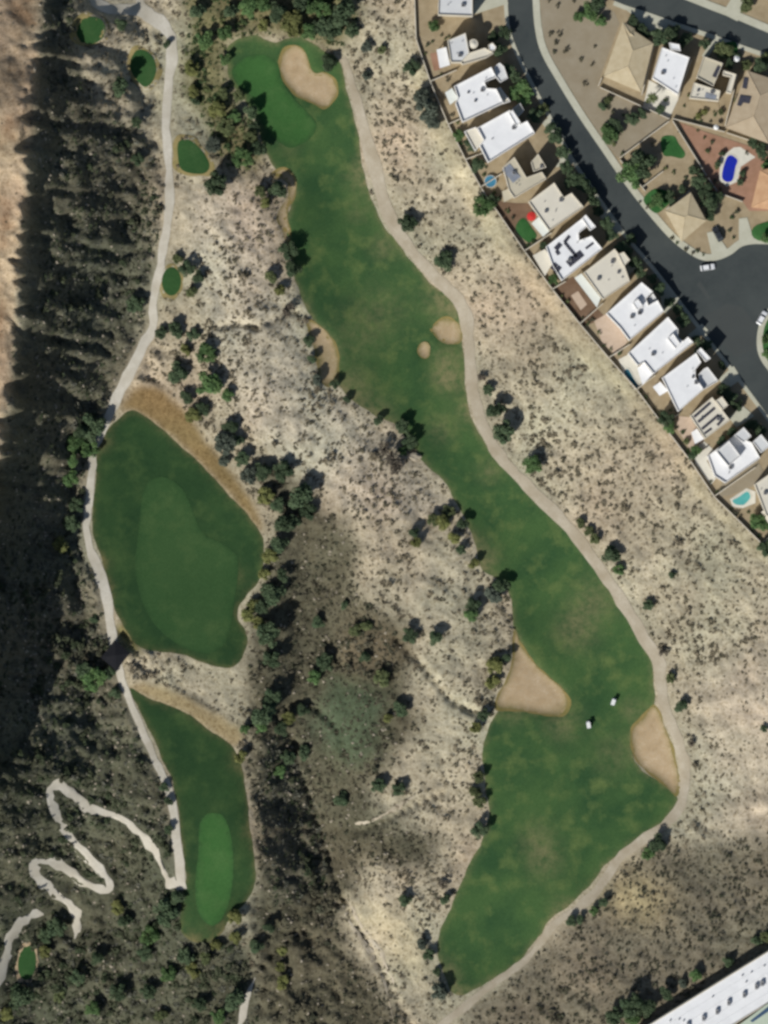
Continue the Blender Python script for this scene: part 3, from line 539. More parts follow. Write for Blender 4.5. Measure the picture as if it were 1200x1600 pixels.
for q, m, l in [([(655,60),(690,75),(684,110),(705,126),(678,130)], 'gravel', 'dry yard behind the house with the red paving'), ([(672,84),(684,82),(690,108),(678,112)], 'gravel_red', 'red brick paving behind the house with the round turret'),
                ([(756,300),(785,316),(808,318),(826,318),(836,338),(812,352),(800,364),(782,338)], 'gravel_brown', 'brown yard between the courtyard house and the red umbrella'), ([(866,450),(895,432),(934,484),(948,498),(910,510),(892,486)], 'gravel_brown', 'brown gravel yard with a tan pad'),
                ([(892,462),(903,455),(917,476),(907,485)], 'pavers', 'square tan pad in the brown gravel yard'), ([(928,502),(948,490),(970,514),(980,534),(962,556),(940,534)], 'pavers', 'pink paved yard behind the house with the white roof box'),
                ([(966,562),(983,553),(996,572),(1020,586),(1000,606),(990,606),(974,582)], 'white_deck', 'white pool deck round the narrow teal pool'), ([(1060,650),(1078,652),(1100,688),(1084,712),(1056,668)], 'pavers', 'yellowish patio behind the house with striped solar rows'),
                ([(1130,745),(1180,712),(1196,745),(1176,760),(1165,764),(1140,774),(1122,776)], 'gravel_grey', 'olive gravel yard above the aqua pool'), ([(1140,780),(1166,763),(1180,768),(1180,786),(1160,794),(1144,792)], 'white_deck', 'pale deck round the aqua pool'),
                ([(1083,700),(1100,690),(1118,706),(1104,720),(1118,748),(1110,758),(1086,724)], 'white_deck', 'pale patio slab of the house with three raised roofs'),
                ([(1062,192),(1100,206),(1180,232),(1200,240),(1260,250),(1260,330),(1170,330),(1160,315),(1108,298),(1096,256)], 'gravel_red', 'reddish yard round the deep blue pool'), ([(1125,247),(1146,231),(1156,230),(1180,246),(1172,251),(1157,261),(1152,284),(1135,292),(1123,282)], 'white_deck', 'cream deck round the deep blue pool'),
                ([(1050,190),(1100,262),(1080,290),(1060,262),(1028,290),(1000,300),(967,250)], 'gravel', 'tan yard with the big dark tree'), ([(1014,126),(1062,150),(1046,184),(1004,170)], 'white_deck', 'pale yard behind the white roofed house'), ([(1074,158),(1122,162),(1130,200),(1064,182)], 'gravel', 'tan yard with yellow plants')]:
    yk = globals().get('yk', 0) + 1; sheet('yard_patch', q, MAT[m], 0.07 + 0.005 * yk, l)
sheet('island_bed', [(p[0] + 9, p[1] + 2) for p in ISL], MAT['lawn'], 0.12, 'green bed of the island in the wide bend')
for q, l in [([(810,346),(819,342),(830,356),(838,369),(831,378),(821,377),(806,359)], 'small bright lawn beside the red umbrella'), ([(1033,216),(1052,213),(1060,225),(1070,240),(1065,248),(1050,245),(1036,242)], 'rounded lawn in the yard of the big dark tree'), ([(1182,352),(1260,340),(1260,378),(1184,376)], 'lawn in front of the peach tiled house'), ([(1005,312),(1022,296),(1044,300),(1050,312),(1030,332),(1018,330)], 'shaded lawn behind the corner house'), ([(1122,72),(1148,66),(1150,86),(1122,90)], 'strip of lawn under the olive street tree')]:
    drape('lawn', smooth_loop(q), MAT['lawn'], 0.22, l, 6)

# pools: coping, shell and water
def pool(poly_px, water, label, cat='swimming pool'):
    sp = smooth_loop(poly_px, 4); c = W((np.mean([p[0] for p in sp]), np.mean([p[1] for p in sp])), Z6 + .1)
    w = ccw([(W(p).x - c.x, W(p).y - c.y) for p in sp]); r = empty('swimming_pool', c); tag(r, label, cat)
    n = len(w); o = inset(w, -0.35); mb = MB()
    mb.add([(*p, 0.12) for p in o] + [(*p, 0.12) for p in w] + [(*p, 0.0) for p in o] + [(*p, 0.0) for p in w], [(i, (i + 1) % n, n + (i + 1) % n, n + i) for i in range(n)] + [(2 * n + i, 2 * n + (i + 1) % n, (i + 1) % n, i) for i in range(n)] + [(n + i, n + (i + 1) % n, 3 * n + (i + 1) % n, 3 * n + i) for i in range(n)])
    mb.v = [(x, y, z + 0.02) for x, y, z in mb.v]
    mb.build('coping', MAT['white_deck'], r)
    MB().add([(*p, 0.115) for p in w], [tuple(range(n))]).build('water', water, r)
pool([(975,582),(981,577),(989,590),(997,603),(992,607),(984,596)], MAT['water_teal'], 'narrow teal swimming pool behind the big white roofed house')
pool([(1144,782),(1153,777),(1167,768),(1172,777),(1165,786),(1160,789),(1149,788)], MAT['water_aqua'], 'bright aqua freeform pool at the lower end of the house row')
pool([(1135,247),(1142,243),(1150,248),(1152,253),(1149,261),(1147,272),(1144,282),(1136,285),(1128,279),(1129,265)], MAT['water_blue'], 'deep blue rounded pool on a cream deck')

# ------------------------------------------------------------------ houses
def quadm(a, b, z=0):     # frame: x along a->b
    d = Vector((b[0] - a[0], b[1] - a[1], 0)); L = d.length; d.normalize()
    return Matrix(((d.x, -d.y, 0, a[0]), (d.y, d.x, 0, a[1]), (0, 0, 1, z), (0, 0, 0, 1))), L
def openings(poly, r, hgt, garage=True):
    n = len(poly); E = []
    for i in range(n):
        a, b = poly[i], poly[(i + 1) % n]; L = math.hypot(b[0] - a[0], b[1] - a[1]); nx_, ny_ = (b[1] - a[1]) / L, -(b[0] - a[0]) / L
        E.append((L, nx_ * 0.84 + ny_ * 0.54, i))
    front = max(E, key=lambda t: t[1] * min(t[0], 8)); back = min(E, key=lambda t: t[1] * min(t[0], 8))
    for tagn, (L, _, i) in (('front', front), ('back', back)):
        m, L = quadm(poly[i], poly[(i + 1) % n])
        if L < 3: continue
        if tagn == 'front' and garage and L > 6.4:
            MB().box(0.6, 5.2, -0.05, 0.02, 0.05, 2.25, m).build('garage_door', MAT['stucco_white'], r)
        for t in ((0.78,) if tagn == 'front' else (0.25, 0.7)):
            x = t * L - 0.6
            w = MB().box(x, x + 1.3, -0.06, 0.02, 1.0, 2.2, m).build('window', MAT['stucco_white'], r)
            MB().box(x + 0.08, x + 1.22, -0.09, -0.055, 1.08, 2.12, m).build('pane', MAT['glass'], w)
def house(label, secs, wall='stucco', cat='house', zb=Z6, group=None):
    """secs: (kind, polygon px, height m, parapet m, roof material)"""
    secs = [(k_, q_, h_ * (1.4 if k_ == 'flat' else 1), a_, m_) for k_, q_, h_, a_, m_ in secs]
    p0 = secs[0][1]; c = W((np.mean([p[0] for p in p0]), np.mean([p[1] for p in p0])), zb)
    r = empty('house', c); tag(r, label, cat, group); first = True
    for kind, poly, hh, par, mat in secs:
        w = ccw([(W(p).x - c.x, W(p).y - c.y) for p in poly])
        if kind == 'flat':
            q = inset(w, 0.22); n = len(w); mb = MB()
            mb.add([(*p, 0) for p in w] + [(*p, hh + par) for p in w] + [(*p, hh + par) for p in q] + [(*p, hh - 0.02) for p in q],
                   [(i, (i + 1) % n, n + (i + 1) % n, n + i) for i in range(n)] + [(n + i, n + (i + 1) % n, 2 * n + (i + 1) % n, 2 * n + i) for i in range(n)] + [(2 * n + i, 2 * n + (i + 1) % n, 3 * n + (i + 1) % n, 3 * n + i) for i in range(n)])
            mb.build('wall', MAT[wall], r)
            MB().add([(*p, hh) for p in q], [tuple(range(n))]).build('roof', MAT[mat], r)
            if first:
                openings(w, r, hh); cxy = (sum(p[0] for p in w) / n, sum(p[1] for p in w) / n)
                for _ in range(4):
                    t_ = rnd.uniform(.25, .75); p_ = q[rnd.randrange(n)]; vx, vy = cxy[0] + (p_[0] - cxy[0]) * t_, cxy[1] + (p_[1] - cxy[1]) * t_
                    MB().cyl((vx, vy), .13, hh, hh + .55, 8).build('vent_pipe', MAT['metal'], r)
                p_ = q[rnd.randrange(n)]; vx, vy = cxy[0] + (p_[0] - cxy[0]) * .45, cxy[1] + (p_[1] - cxy[1]) * .45
                u_ = MB().box(vx - .55, vx + .55, vy - .5, vy + .5, hh, hh + .9).build('rooftop_unit', MAT['metal'], r); MB().cyl((vx, vy), .38, hh + .9, hh + .96, 10).build('fan_grille', MAT['dark_metal'], u_)
            first = False
        elif kind == 'patio':
            pc = MB().prism(w, hh - 0.22, hh).build('patio_cover', MAT[mat], r)
            for p in inset(w, 0.3): MB().box(p[0] - .1, p[0] + .1, p[1] - .1, p[1] + .1, 0, hh - 0.222).build('post', MAT['stucco'], pc)
        elif kind == 'tower':
            cx, cy, rad = poly[0][0], poly[0][1], poly[1][0]
        elif kind == 'hip': hip(w, r, hh, par, MAT[mat], wall)
    return r, c
def hip(w, r, eave, rise, mat, wall):
    n = 4; d01 = math.dist(w[0], w[1]); d12 = math.dist(w[1], w[2])
    if d01 < d12: w = w[1:] + w[:1]
    a, b, cc, d = (Vector(p) for p in w)
    Wd = min(math.dist(w[1], w[2]), math.dist(w[3], w[0])) / 2; ax = ((b + cc) / 2 - (a + d) / 2); L = ax.length; ax.normalize()
    m0 = (a + d) / 2 + ax * min(Wd, L * 0.45); m1 = (b + cc) / 2 - ax * min(Wd, L * 0.45)
    vs = [(*p, eave) for p in (a, b, cc, d)] + [(*m0, eave + rise), (*m1, eave + rise)] + [(*p, eave - 0.18) for p in (a, b, cc, d)]
    MB().add(vs, [(0, 1, 5, 4), (1, 2, 5), (2, 3, 4, 5), (3, 0, 4), (6, 7, 1, 0), (7, 8, 2, 1), (8, 9, 3, 2), (9, 6, 0, 3), (9, 8, 7, 6)]).build('roof', mat, r)
    rc = MB()
    for p, q in (((*m0, eave + rise), (*m1, eave + rise)), ((*a, eave), (*m0, eave + rise)), ((*d, eave), (*m0, eave + rise)), ((*b, eave), (*m1, eave + rise)), ((*cc, eave), (*m1, eave + rise))): rc.tube(p, q, 0.14)
    rc.build('ridge_cap', mat, r)
    q = inset(w, 0.5); MB().prism(q, 0, eave - 0.19).build('wall', MAT[wall], r); openings(q, r, eave)
def panels(r, c, quads, z, mat='panel', tilt=0.0):
    for q in quads:
        w = [(W(p).x - c.x, W(p).y - c.y) for p in q]; w = ccw(w); m, L = quadm(w[0], w[1]); D = math.dist(w[0], w[3]); mb = MB()
        nx_ = max(1, round(L / 1.05)); ny_ = max(1, round(D / 1.7)); sx, sy = L / nx_, D / ny_
        for i in range(nx_):
            for j in range(ny_): mb.box(i * sx + .03, (i + 1) * sx - .03, j * sy + .03, (j + 1) * sy - .03, z + .12, z + .17, m)
        mb.build('solar_array', MAT[mat], r)
def rowq(a, b, w):
    a, b = np.array(a, float), np.array(b, float); d = (b - a) / np.linalg.norm(b - a); n_ = np.array([-d[1], d[0]]) * w / 2
    return [tuple(a + n_), tuple(b + n_), tuple(b - n_), tuple(a - n_)]
def units(r, c, pts, z, s=0.9, mat='metal'):
    for p in pts:
        x, y = W(p).x - c.x, W(p).y - c.y; k = s * (0.8 + 0.4 * rnd.random())
        u = MB().box(x - k / 2, x + k / 2, y - k / 2, y + k / 2, z + .1, z + .1 + k * .8).build('rooftop_unit', MAT[mat], r)
        MB().cyl((x, y), k * .36, z + .1 + k * .8, z + .16 + k * .8, 10).build('fan_grille', MAT['dark_metal'], u)
P8 = 0.75
house('pale flat roofed house cut by the top edge, first of its row', [('flat', [(684,26),(686,-30),(738,-30),(738,28)], 4.6, .5, 'grey_roof'), ('flat', [(737,-2),(746,-6),(747,-30),(737,-30)], 3.8, .4, 'grey_roof')])
r, c = house('cream house with a round front turret and white patio roof', [('flat', [(699,66),(727,54),(733,86),(720,100),(704,100)], 4.6, .5, 'grey_roof'), ('flat', [(729,86),(757,77),(771,85),(760,92),(722,103),(718,97)], 4.0, .5, 'cream_roof'), ('patio', [(682,79),(697,75),(703,103),(687,108)], 2.9, 0, 'white_roof'), ('flat', [(762,73),(769,69),(775,76),(772,82),(764,83)], 4.3, .3, 'white_roof')])
x, y = W((739, 71)).x - c.x, W((739, 71)).y - c.y
MB().cyl((x, y), 1.5, 0, 6.2, 20).build('turret', MAT['stucco'], r); MB().cyl((x, y), 1.2, 6.2, 6.6, 20, .3).build('turret_cap', MAT['cream_roof'], r)
r, c = house('white house with a dark courtyard hole and a curved grey garage roof', [('flat', [(709,137),(767,107),(775,123),(757,131),(760,140),(775,141),(786,163),(722,193),(711,163),(715,155)], 4.4, .7, 'white_roof'), ('flat', [(771,107),(780,100),(787,106),(793,124),(781,131),(774,122)], 3.6, .4, 'grey_roof'), ('flat', [(774,142),(781,138),(797,160),(785,164)], 3.2, .4, 'cream_roof'), ('patio', [(695,146),(706,139),(716,155),(703,165)], 2.9, 0, 'patio_roof')], 'stucco_white')
units(r, c, [(731,147), (742,160)], 6.16, .6)
r, c = house('bright white house with three roof levels in front of the pool courtyard', [('flat', [(745,202),(796,174),(812,196),(823,191),(835,210),(762,256),(749,230),(755,221)], 4.5, .8, 'white_roof'), ('flat', [(794,179),(800,174),(813,194),(806,200)], 5.3, .3, 'white_roof'), ('flat', [(725,207),(743,200),(756,221),(742,238)], 3.4, .5, 'cream_roof'), ('flat', [(800,172),(812,163),(818,174),(809,184)], 3.4, .4, 'tan_roof')], 'stucco_white')
r, c = house('tan courtyard house with a pale grey collector on its roof', [('flat', [(785,263),(803,247),(822,279),(846,270),(853,281),(803,311),(795,300)], 4.0, .4, 'tan_roof'), ('flat', [(829,255),(840,242),(853,263),(833,270)], 3.6, .4, 'tan_roof'), ('patio', [(784,300),(794,296),(801,310),(787,317)], 2.8, 0, 'tan_roof')])
panels(r, c, [[(788,264),(797,257),(813,278),(801,288)]], 5.60, 'panel_pale'); units(r, c, [(845,262)], 5.04, 1.0)
r, c = house('cream house beside the red umbrella, its front corner notched', [('flat', [(825,317),(865,287),(880,310),(892,303),(911,325),(857,362)], 4.6, .45, 'cream_roof'), ('patio', [(830,350),(841,340),(858,362),(848,371)], 2.9, 0, 'patio_roof')])
units(r, c, [(852,332)], 6.44, .9)
r, c = house('white house with L shaped solar arrays all over its roof', [('flat', [(852,387),(908,343),(917,355),(903,366),(904,377),(923,370),(940,390),(877,440),(862,416)], 4.5, .6, 'white_roof'), ('flat', [(908,343),(914,337),(930,356),(921,362)], 5.0, .3, 'white_roof'), ('patio', [(832,400),(851,390),(864,410),(851,432)], 2.9, 0, 'cream_roof')], 'stucco_white')
panels(r, c, [[(863,390),(871,379),(878,385),(870,394)], [(866,394),(872,391),(875,398),(870,401)], [(879,378),(888,369),(891,372),(883,382)], rowq((881,380),(900,403),5), [(884,409),(909,395),(912,401),(890,419)], rowq((914,390),(926,381),4), [(862,417),(871,412),(877,420),(870,429)]], 6.30)
r, c = house('cream house with a raised entry box and a brown gravel yard', [('flat', [(911,427),(959,390),(970,404),(983,441),(941,469)], 4.5, .35, 'cream_roof'), ('flat', [(964,399),(973,395),(983,408),(973,418)], 5.4, .3, 'cream_roof'), ('patio', [(897,435),(908,428),(938,466),(932,481)], 3.0, 0, 'patio_roof')])
units(r, c, [(965,427), (934,437)], 6.30, .8)
r, c = house('white house with a white box and dark light well on its roof', [('flat', [(946,491),(1001,442),(1019,457),(1008,468),(1012,478),(1026,470),(1036,488),(982,533),(968,514)], 4.5, .55, 'white_roof'), ('flat', [(1010,470),(1019,459),(1034,484),(1020,490)], 3.6, .5, 'grey_roof'), ('flat', [(987,475),(995,468),(1003,479),(994,486)], 5.6, .2, 'white_roof')], 'stucco_white')
units(r, c, [(998,490)], 6.30, 1.2, 'dark_metal')
r, c = house('large white house with a teal pool behind it', [('flat', [(980,553),(1042,496),(1058,515),(1058,528),(1066,534),(1073,527),(1082,536),(1020,585),(1005,567),(995,572)], 4.5, .55, 'white_roof'), ('flat', [(1041,530),(1050,522),(1061,538),(1054,546)], 5.4, .3, 'white_roof'), ('patio', [(995,576),(1005,567),(1019,585),(1003,602)], 2.9, 0, 'white_roof')], 'stucco_white')
r, c = house('white house with a curved garage roof and a deep shadowed court', [('flat', [(1033,591),(1086,552),(1094,567),(1085,578),(1085,590),(1098,609),(1058,644)], 4.5, .4, 'white_roof'), ('flat', [(1087,550),(1093,544),(1109,561),(1101,566)], 4.9, .3, 'white_roof'), ('flat', [(1090,586),(1098,577),(1104,574),(1121,596),(1099,609),(1091,600)], 3.7, .5, 'grey_roof'), ('patio', [(1019,605),(1031,597),(1043,611),(1030,619)], 2.9, 0, 'white_roof')], 'stucco_white')
units(r, c, [(1081,590)], 6.30, .9)
r, c = house('cream house with parallel dark solar rows on its roof', [('flat', [(1077,650),(1111,621),(1139,657),(1100,686)], 4.4, .35, 'cream_roof'), ('flat', [(1116,627),(1126,620),(1136,634),(1127,641)], 5.2, .3, 'cream_roof'), ('patio', [(1079,676),(1088,670),(1099,686),(1085,694)], 2.8, 0, 'white_roof')])
panels(r, c, [rowq((1083,652), (1108,630), 4.6), rowq((1089,660), (1115,638), 4.6), rowq((1095,671), (1121,649), 4.6), rowq((1119,665), (1129,654), 4.6), rowq((1099,678), (1110,670), 4)], 6.16)
r, c = house('white house with three raised roof blocks and long roof shadows', [('flat', [(1104,713),(1147,680),(1166,689),(1173,692),(1186,716),(1132,755),(1115,744)], 3.6, .6, 'white_roof'), ('flat', [(1117,706),(1137,689),(1155,713),(1136,729)], 5.0, .6, 'grey_roof'), ('flat', [(1145,681),(1160,668),(1172,682),(1160,692)], 4.9, .3, 'grey_roof'), ('flat', [(1174,691),(1187,679),(1202,697),(1187,708)], 4.9, .3, 'grey_roof')], 'stucco_white')
house('cream house cut by the picture edge beside the aqua pool', [('flat', [(1177,757),(1200,741),(1245,790),(1214,815),(1195,805)], 4.2, .4, 'cream_roof'), ('patio', [(1188,800),(1198,794),(1216,815),(1204,824)], 2.8, 0, 'cream_roof')])
house('tan tiled hip roof house beside the vacant lot', [('hip', [(942,121),(972,38),(1020,70),(1001,146)], 4.2, 1.5, 'tile_tan'), ('hip', [(972,36),(990,46),(995,64),(978,72)], 4.1, .9, 'tile_tan')])
r, c = house('white roofed house between the tiled house and the roof deck house', [('flat', [(1033,76),(1076,92),(1058,150),(1018,124)], 3.9, .3, 'white_roof'), ('flat', [(1044,69),(1060,72),(1062,82),(1046,80)], 4.6, .2, 'white_roof')], 'stucco_white')
r, c = house('house with a grey front roof deck and a pale blue rooftop collector', [('flat', [(1083,131),(1124,144),(1121,160),(1076,155)], 4.0, .35, 'cream_roof'), ('flat', [(1098,90),(1128,101),(1113,137),(1087,123)], 3.5, .5, 'tan_roof'), ('flat', [(1129,112),(1149,118),(1141,148),(1133,146),(1140,122),(1128,119)], 3.6, .3, 'cream_roof')])
panels(r, c, [[(1100,146),(1117,151),(1116,159),(1099,154)]], 5.60, 'panel_pale'); units(r, c, [(1089,144)], 5.60, .7)
panels(r, c, [[(1117,103),(1125,106),(1117,124),(1111,121)]], 4.90)
r, c = house('taupe tiled house with dark solar panels near the top street', [('hip', [(1132,201),(1166,112),(1225,132),(1200,226)], 4.2, 1.5, 'tile_taupe')])
MB().add([], [])
def tilted(r, c, q, z0, mat='panel'):
    w = ccw([(W(p).x - c.x, W(p).y - c.y) for p in q]); mb = MB(); n = len(w)
    top = [(x, y, z0(x, y) + .22) for x, y in w]; bot = [(x, y, z0(x, y) + .12) for x, y in w]
    mb.add(bot + top, [(i, (i + 1) % n, n + (i + 1) % n, n + i) for i in range(n)] + [tuple(range(n, 2 * n)), tuple(reversed(range(n)))]); mb.build('solar_array', MAT[mat], r)
hd = ccw([(W(p).x - c.x, W(p).y - c.y) for p in [(1132,201),(1166,112),(1225,132),(1200,226)]])
def hipz(x, y):
    best = 99
    for i in range(4):
        a, b = hd[i], hd[(i + 1) % 4]; L = math.dist(a, b); best = min(best, ((b[0] - a[0]) * (y - a[1]) - (b[1] - a[1]) * (x - a[0])) / L)
    return 4.2 + best * 1.5 / 6.2
for q in ([(1155,150),(1172,153),(1169,164),(1160,162),(1156,168),(1150,166)], [(1161,122),(1168,124),(1165,141),(1158,139)]): tilted(r, c, q, hipz)
house('peach tiled house at the picture edge beside the deep blue pool', [('hip', [(1172,325),(1186,268),(1260,250),(1290,340)], 4.2, 1.7, 'tile_peach')])
house('tan hip roofed corner house above the bend', [('hip', [(1038,331),(1078,302),(1102,346),(1064,379)], 4.8, 1.2, 'tile_tan')])
house('pale roofed house cut by the top edge across the top street', [('hip', [(1185,-8),(1195,-50),(1260,-40),(1250,10)], 3.4, 2, 'tile_taupe')])
# dark roofed hut on the cart path
hw = ccw([(W(p).x, W(p).y) for p in [(180,1000),(203,1021),(182,1048),(158,1027)]]); hc = Vector((sum(p[0] for p in hw) / 4, sum(p[1] for p in hw) / 4, hz(181, 1024)))
r = empty('path_shelter', hc); tag(r, 'square black roofed hut standing on the cart path between two fairways', 'hut')
hl = [(p[0] - hc.x, p[1] - hc.y) for p in hw]
MB().add([(*p, 2.7) for p in hl] + [(0, 0, 3.6)] + [(*p, 2.5) for p in hl], [(0, 1, 4), (1, 2, 4), (2, 3, 4), (3, 0, 4), (5, 6, 1, 0), (6, 7, 2, 1), (7, 8, 3, 2), (8, 5, 0, 3), (8, 7, 6, 5)]).build('roof', MAT['hut_roof'], r)
MB().prism(inset(hl, 1.0), -0.4, 2.49).build('wall', MAT['stucco'], r)
m, L = quadm(inset(hl, 1.0)[0], inset(hl, 1.0)[1]); MB().box(L / 2 - .5, L / 2 + .5, -.04, .02, 0, 2.1, m).build('door', MAT['wood'], r)
# long white roofed building
bp = [(986,1612),(1240,1455),(1276,1514),(1022,1671)]; bc = W((1130, 1562), 13.5)
r = empty('long_building', bc); tag(r, 'long white flat roofed building crossing the bottom corner, dotted with rooftop vents', 'building')
bw = ccw([(W(p).x - bc.x, W(p).y - bc.y) for p in bp]); q = inset(bw, .3); n = 4
MB().add([(*p, -1) for p in bw] + [(*p, 6.0) for p in bw] + [(*p, 6.0) for p in q] + [(*p, 5.55) for p in q], [(i, (i + 1) % n, n + (i + 1) % n, n + i) for i in range(n)] + [(n + i, n + (i + 1) % n, 2 * n + (i + 1) % n, 2 * n + i) for i in range(n)] + [(2 * n + i, 2 * n + (i + 1) % n, 3 * n + (i + 1) % n, 3 * n + i) for i in range(n)]).build('wall', MAT['stucco'], r)
MB().add([(*p, 5.6) for p in q], [(0, 1, 2, 3)]).build('roof', MAT['white_roof'], r)
m, L = quadm(bw[[i for i in range(4) if abs(bw[i][0] - (W((1276,1514)).x - bc.x)) < .01 or True][0]], bw[1])
for p in [(1072,1597),(1096,1586),(1117,1576),(1135,1562),(1159,1550),(1178,1537),(1187,1532),(1199,1522),(1052,1606)]:
    x, y = W(p).x - bc.x, W(p).y - bc.y
    u = MB().box(x - .45, x + .45, y - .8, y + .8, 5.65, 6.7).build('rooftop_unit', MAT['metal'], r); MB().cyl((x, y), .3, 6.7, 6.76, 10).build('fan_grille', MAT['dark_metal'], u)
for p in [(1065,1590),(1110,1553),(1156,1520),(1170,1515),(1162,1530),(1190,1505),(1044,1590),(1058,1588)]:
    x, y = W(p).x - bc.x, W(p).y - bc.y; MB().cyl((x, y), .22, 5.6, 6.2, 8).build('vent_pipe', MAT['metal'], r)
for k in range(1, 5):
    t = k / 5; a = Vector(q[0]).lerp(Vector(q[3]), t) if math.dist(q[0], q[3]) < math.dist(q[0], q[1]) else Vector(q[0]).lerp(Vector(q[1]), t)
    b = Vector(q[1]).lerp(Vector(q[2]), t) if math.dist(q[0], q[3]) < math.dist(q[0], q[1]) else Vector(q[3]).lerp(Vector(q[2]), t)
    MB().tube((*a, 5.6), (*b, 5.6), .06, n=5).build('roof_seam', MAT['grey_roof'], r)
gq = [(1145,1602),(1205,1558),(1250,1590),(1190,1640)]; gc = W((1200, 1600), 13.5)
r = empty('canopy_wing', gc); tag(r, 'pale green lower roof with a dark blue strip behind the long white building', 'building wing')
gw = ccw([(W(p).x - gc.x, W(p).y - gc.y) for p in gq]); MB().prism(gw, -.5, 6.3).build('wall', MAT['stucco'], r)
MB().prism(inset(gw, -.25), 6.31, 6.5).build('roof', plain('pale_green_roof', A(196, 206, 186), A(184, 196, 176), .4), r)
MB().prism(ccw([(W(p).x - gc.x, W(p).y - gc.y) for p in [(1168,1590),(1206,1560),(1210,1566),(1172,1592)]]), 6.5, 6.6).build('blue_strip', plain('dark_blue_strip', (.04, .08, .14), (.06, .1, .17), .5, .3, .4), r)  # thin dark blue strip laid along the wing's roof edge

# garden walls
def gwall(a, b, label, h=1.3, mat='block', z=None):
    pa, pb = P3(a) if z is None else W(a, z), P3(b) if z is None else W(b, z); d = (pb - pa); L = Vector((d.x, d.y)).length; ang = math.atan2(d.y, d.x)
    o = MB().box(0.12, L - 0.12, -.11, .11, -.6, h).build('garden_wall', MAT[mat]); z0 = min(pa.z, pb.z); o.location = (pa.x, pa.y, z0); o.rotation_euler = (0, 0, ang)
    MB().box(0.1, L - 0.1, -.14, .14, h + .001, h + .07).build('wall_cap', MAT['stucco'], o)
    tag(o, label, 'garden wall', 'block walls round the yards')
LOTS = ['topmost house of the row', 'house with the round turret', 'white house with the courtyard hole', 'house with three roof levels', 'tan courtyard house', 'dark yard above the red umbrella', 'lawn beside the red umbrella', 'house with many solar arrays', 'brown gravel yard', 'pink paved yard', 'narrow teal pool', 'white house with the curved garage roof', 'house with striped solar rows', 'house with three raised roof blocks', 'aqua pool', 'cream house at the picture edge', 'last yard at the picture edge']
for i in range(len(BACKWALL) - 1): gwall(BACKWALL[i], BACKWALL[i + 1], 'tan block wall facing the desert behind the ' + LOTS[i], z=Z6)
SIDE = [((672,128),(714,110)), ((700,195),(734,180)), ((727,250),(754,240)), ((752,292),(784,272)), ((820,392),(862,364)), ((863,452),(884,440)), ((906,506),(942,474)), ((951,559),(984,538)), ((995,608),(1024,586)), ((1036,663),(1062,646)), ((1078,718),(1104,700)), ((1116,775),(1180,730)), ((1190,848),(1215,830))]
SL = ['between the turret house and the white courtyard house', 'between the white courtyard house and the three level house', 'between the three level house and the sky blue round pool', 'beside the sky blue round pool', 'between the small bright lawn and the solar array house', 'between the solar array house and the brown gravel yard', 'between the brown gravel yard and the pink paved yard', 'between the pink paved yard and the teal pool', 'between the teal pool and the curved garage house', 'between the curved garage house and the striped solar house', 'between the striped solar house and the raised block house', 'between the raised block house and the aqua pool', 'below the aqua pool yard']
for (a, b), l in zip(SIDE, SL): gwall(a, b, 'tan block wall running ' + l, z=Z6)
for a, b, l in [((936,137),(1046,187),'along the foot of the tiled house yard'), ((967,248),(1045,190),'between the two triangular yards by the street'), ((1050,189),(1104,276),'between the big tree yard and the blue pool yard'), ((1050,186),(1132,207),'below the yard with yellow plants'), ((1134,208),(1200,230),'below the taupe tiled house'), ((940,122),(934,136),'at the low corner of the tiled house'), ((1022,72),(1002,150),'between the tiled house and the white roofed house'), ((1080,94),(1058,156),'between the white roofed house and the roof deck house'), ((1152,118),(1132,198),'between the roof deck house and the taupe tiled house'), ((1106,278),(1120,300),'beside the shaded yard below the blue pool'), ((1122,302),(1160,316),'below the blue pool'), ((968,250),(1008,300),'along the sidewalk by the big dark tree'), ((1002,294),(1036,268),'below the big dark tree'), ((1040,328),(1078,298),'above the corner house')]:
    gwall(a, b, 'tan block wall ' + l, z=Z6)

# umbrellas, round pool, cars, golf carts
def umbrella(p, rad, mat, label, n=8):
    b = W(p, Z6 + .1); r = empty('patio_umbrella', b); tag(r, label, 'umbrella')
    vs = [(0, 0, 2.75)] + [(rad * math.cos(6.2832 * i / n), rad * math.sin(6.2832 * i / n), 2.25) for i in range(n)]
    MB().add(vs + [(x, y, z - .06) for x, y, z in vs], [(0, 1 + i, 1 + (i + 1) % n) for i in range(n)] + [(n + 1, n + 2 + (i + 1) % n, n + 2 + i) for i in range(n)] + [(1 + i, n + 2 + i, n + 2 + (i + 1) % n, 1 + (i + 1) % n) for i in range(n)]).build('canopy', mat, r)
    MB().cyl((0, 0), .04, .1, 2.7, 8).build('pole', MAT['metal'], r); MB().cyl((0, 0), .3, 0, .1, 12).build('base', MAT['dark_metal'], r)
umbrella((830,339), 1.5, MAT['red'], 'red patio umbrella beside the small bright lawn')
umbrella((1150,93), 1.0, MAT['white'], 'white umbrella in the shadow of the olive street tree')
umbrella((1118,200), .85, MAT['white'], 'small white umbrella between the yellow plants and the blue pool yard')
b = W((766,284), Z6 + .12); r = empty('round_pool', b); tag(r, 'sky blue round pool in the dark yard behind the tan courtyard house', 'above ground pool')
mb = MB(); n = 24
mb.add([(q * math.cos(6.2832 * i / n), q * math.sin(6.2832 * i / n), z) for q, z in ((1.95, 0), (1.95, .9), (1.8, .9), (1.8, .6)) for i in range(n)], [(k * n + i, k * n + (i + 1) % n, (k + 1) * n + (i + 1) % n, (k + 1) * n + i) for k in range(3) for i in range(n)]); mb.build('pool_wall', MAT['white_deck'], r)
MB().cyl((0, 0), 1.82, 0.1, .78, n).build('water', MAT['water_spa'], r)
